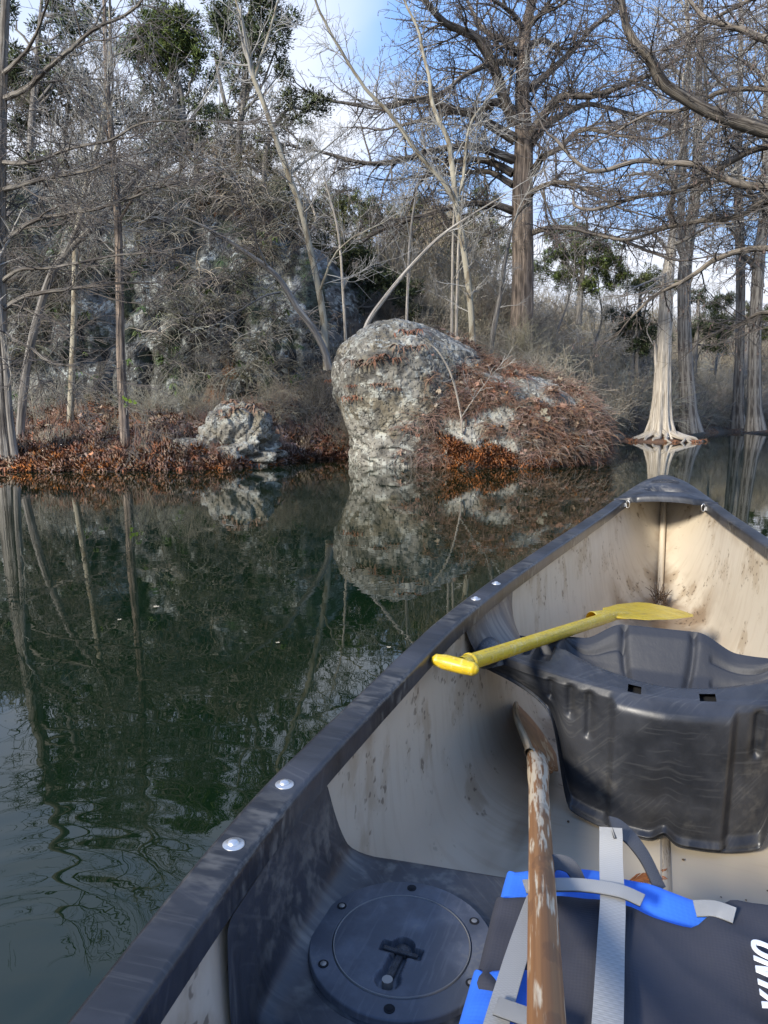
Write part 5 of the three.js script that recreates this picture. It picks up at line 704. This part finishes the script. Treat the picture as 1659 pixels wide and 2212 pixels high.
{ // the life jacket folded on the centre seat
  const g = inCanoe('life_jacket', 'blue and black life jacket with grey webbing straps under the wooden paddle', 'life jacket', 0.6, -0.02, 0.2), R = rng(401);
  const front = table([[-0.25, 0.80], [-0.2, 0.808], [-0.09, 0.845], [0, 0.832], [0.1, 0.838], [0.2, 0.84], [0.36, 0.80]]), left = table([[0.2, -0.165], [0.45, -0.174], [0.6, -0.180], [0.8, -0.19], [0.9, -0.195]]);
  const pad = (inset, ahead, topH, botH, seed, puff, sBack = 0.28, tEnd = 0.37) => lattice(70, 90, (a, b) => {
    const A = clamp((a - 0.12) / 0.76), B = clamp((b - 0.1) / 0.8), s1 = (t) => front(t) - ahead * (1 - 1.06 * smooth(0.015, 0.07, t)), t0 = lerp(left(0.6) + inset, tEnd - inset, B), s = lerp(sBack, s1(t0), A), t = lerp(left(s) + inset, tEnd - inset, B);
    const ex = a < 0.12 ? 1 - a / 0.12 : a > 0.88 ? (a - 0.88) / 0.12 : 0, ey = b < 0.1 ? 1 - b / 0.1 : b > 0.9 ? (b - 0.9) / 0.1 : 0, e = clamp(Math.hypot(ex, ey)), dome = Math.pow(Math.sin(Math.PI * clamp(A * 0.9 + 0.05)) * Math.sin(Math.PI * clamp(B * 0.92 + 0.04)), 0.35);
    const fold = 0.02 * (fbm3(t * 9 + s * 6, s * 7 - t * 8, seed, 3, seed) - 0.5) + 0.008 * Math.pow(1 - Math.abs(2 * noise3(t * 7 + s * 9, s * 3, seed, seed + 2) - 1), 4);
    const bulge = Math.sin(e * Math.PI / 2), h = lerp(botH, topH - 0.014 + puff * dome + fold * (1 - e), Math.cos(e * Math.PI / 2)), o = 0.014 * Math.sin(e * Math.PI);
    return C(s + (a > 0.5 ? 1 : -1) * o * (ex > 0 ? 1 : 0), t + (b > 0.5 ? 1 : -1) * o * (ey > 0 ? 1 : 0), h);
  });
  mesh('back_panel', seat(g, pad(0.004, 0.0, 0.290, 0.203, 3, 0.004)), M.blue, g);
  const panel = mesh('front_panel', seat(g, pad(0.0, 0.062, 0.293, 0.206, 7, 0.012)), M.navy, g);
  const ribbon = (pts, w, m, name, wide) => { const c = new THREE.CatmullRomCurve3(pts.map((p) => C(...p)), false, 'centripetal'), n = 50; return mesh(name, seat(g, lattice(n, 4, (a, b) => { const p = c.getPoint(a), d = c.getTangent(a), x = wide.clone().addScaledVector(d, -wide.dot(d)).normalize(), y = V().crossVectors(x, d).normalize(), k = [[-1, 0], [-1, 1], [1, 1], [1, 0], [-1, 0]][Math.round(b * 4)]; const q = p.addScaledVector(x, k[0] * w / 2).addScaledVector(y, k[1] * 0.0022); q.w0 = b; q.w1 = a; return q; })), m, g); };
  ribbon([[0.38, -0.058, 0.304], [0.5, -0.062, 0.3055], [0.6, -0.064, 0.306], [0.7, -0.067, 0.305], [0.765, -0.069, 0.306], [0.80, -0.072, 0.305], [0.83, -0.075, 0.315], [0.85, -0.077, 0.334], [0.855, -0.078, 0.340]], 0.027, M.web, 'strap', V(1, 0, 0));
  ribbon([[0.854, -0.078, 0.341], [0.868, -0.064, 0.330], [0.868, -0.04, 0.305], [0.850, -0.018, 0.275]], 0.027, M.webDark, 'strap_loop', V(0.25, -0.55, 1));
  ribbon([[0.752, -0.165, 0.307], [0.762, -0.14, 0.3085], [0.775, -0.10, 0.3095], [0.776, -0.06, 0.3115], [0.771, -0.038, 0.310]], 0.022, M.web, 'cross_strap', V(0, 0, 1));
  ribbon([[0.745, -0.150, 0.303], [0.66, -0.154, 0.307], [0.6, -0.156, 0.307], [0.5, -0.158, 0.304], [0.4, -0.158, 0.302]], 0.022, M.web, 'strap', V(1, 0, 0));
  ribbon([[0.572, -0.16, 0.312], [0.570, -0.13, 0.312], [0.568, -0.1, 0.311]], 0.02, M.web, 'cross_strap', V(0, 0, 1));
  ribbon([[0.805, 0.018, 0.2915], [0.808, 0.038, 0.2945], [0.802, 0.058, 0.296]], 0.02, M.web, 'strap_end', V(0, -0.3, 1));
  ribbon([[0.80, -0.15, 0.285], [0.818, -0.142, 0.300], [0.820, -0.122, 0.300], [0.808, -0.105, 0.282]], 0.018, M.webDark, 'strap_loop', V(0.1, -0.6, 0.8));
  // blue corner at the near left
  mesh('corner_panel', seat(g, pad(-0.004, 0.178, 0.300, 0.205, 9, 0.006, 0.28, -0.137)), M.blue, g);
  const font = await new FontLoader().loadAsync('fonts/droid/droid_sans_bold.typeface.json');
  const tx = new TextGeometry('ONYX', { font, size: 0.025, depth: 0.002, curveSegments: 4 }), p = tx.attributes.position;
  for (let i = 0; i < p.count; i++) { const x = p.getX(i) + p.getY(i) * 0.3, y = p.getY(i), z = p.getZ(i); p.setXYZ(i, 0.068 + y, 0.3045 + z, -(0.762 - x)); }
  tx.computeVertexNormals(); mesh('lettering', seat(g, tx), M.print, panel); unshift(g);
}
{ // litter on the canoe floor
  const R = rng(402), g = inCanoe('cypress_sprig', 'dry rusty feathery sprig lying on the canoe floor beside the ridge', 'sprig', 1.35, -0.02, -0.044), t = new Tubes();
  t.add([C(1.32, -0.055, -0.042), C(1.335, -0.03, -0.036), C(1.36, 0.0, -0.036)], [0.0012, 0.0015, 0.001], 4);
  for (let k = 0; k < 16; k++) { const q = k / 16, b = C(lerp(1.32, 1.36, q), lerp(-0.055, 0, q), -0.038); for (const s of [-1, 1]) t.add([b, b.clone().add(C(0.012 * s + 0.006, 0.012, 0.004 * R())), b.clone().add(C(0.017 * s + 0.008, 0.016, 0.002))], [0.0012, 0.0016, 0.0006], 3); }
  mesh('needles', seat(g, t.geometry()), mat({ color: rgb(0.30, 0.11, 0.035) }), g); unshift(g);
  const d = inCanoe('stem_debris', 'dark clump of twigs and dirt caught at the foot of the bow', 'debris', 3.17, 0.01, 0.0), u = new Tubes();
  for (let k = 0; k < 46; k++) { const p = C(3.17 + (R() - 0.5) * 0.06, (R() - 0.5) * 0.05, 0.012 + R() * 0.05), e = V(R() - 0.5, R() * 0.9, R() - 0.5).multiplyScalar(0.09); u.add([p, p.clone().addScaledVector(e, 0.5).add(V(0, 0.008, 0)), p.clone().add(e)], [0.002, 0.0018, 0.001], 3); }
  mesh('twigs', seat(d, u.geometry()), mat({ color: rgb(0.10, 0.065, 0.04) }), d); unshift(d);
  const f = inCanoe('floor_debris', 'specks of dirt and leaf bits strewn over the canoe floor', 'debris', 1.3, 0, -0.045); f.userData.kind = 'stuff'; const bits = [];
  for (let k = 0; k < 40; k++) bits.push(new THREE.IcosahedronGeometry(0.001 + R() * 0.0022, 0).scale(1 + R() * 2, 0.5, 1).rotateY(R() * 6).translate(lerp(-0.24, 0.24, R()), -0.047, -lerp(1.0, 1.5, R())));
  mesh('bits', seat(f, mergeGeometries(bits)), mat({ color: rgb(0.09, 0.06, 0.035) }), f, 'stuff'); unshift(f);
}
renderer.render(scene, camera);
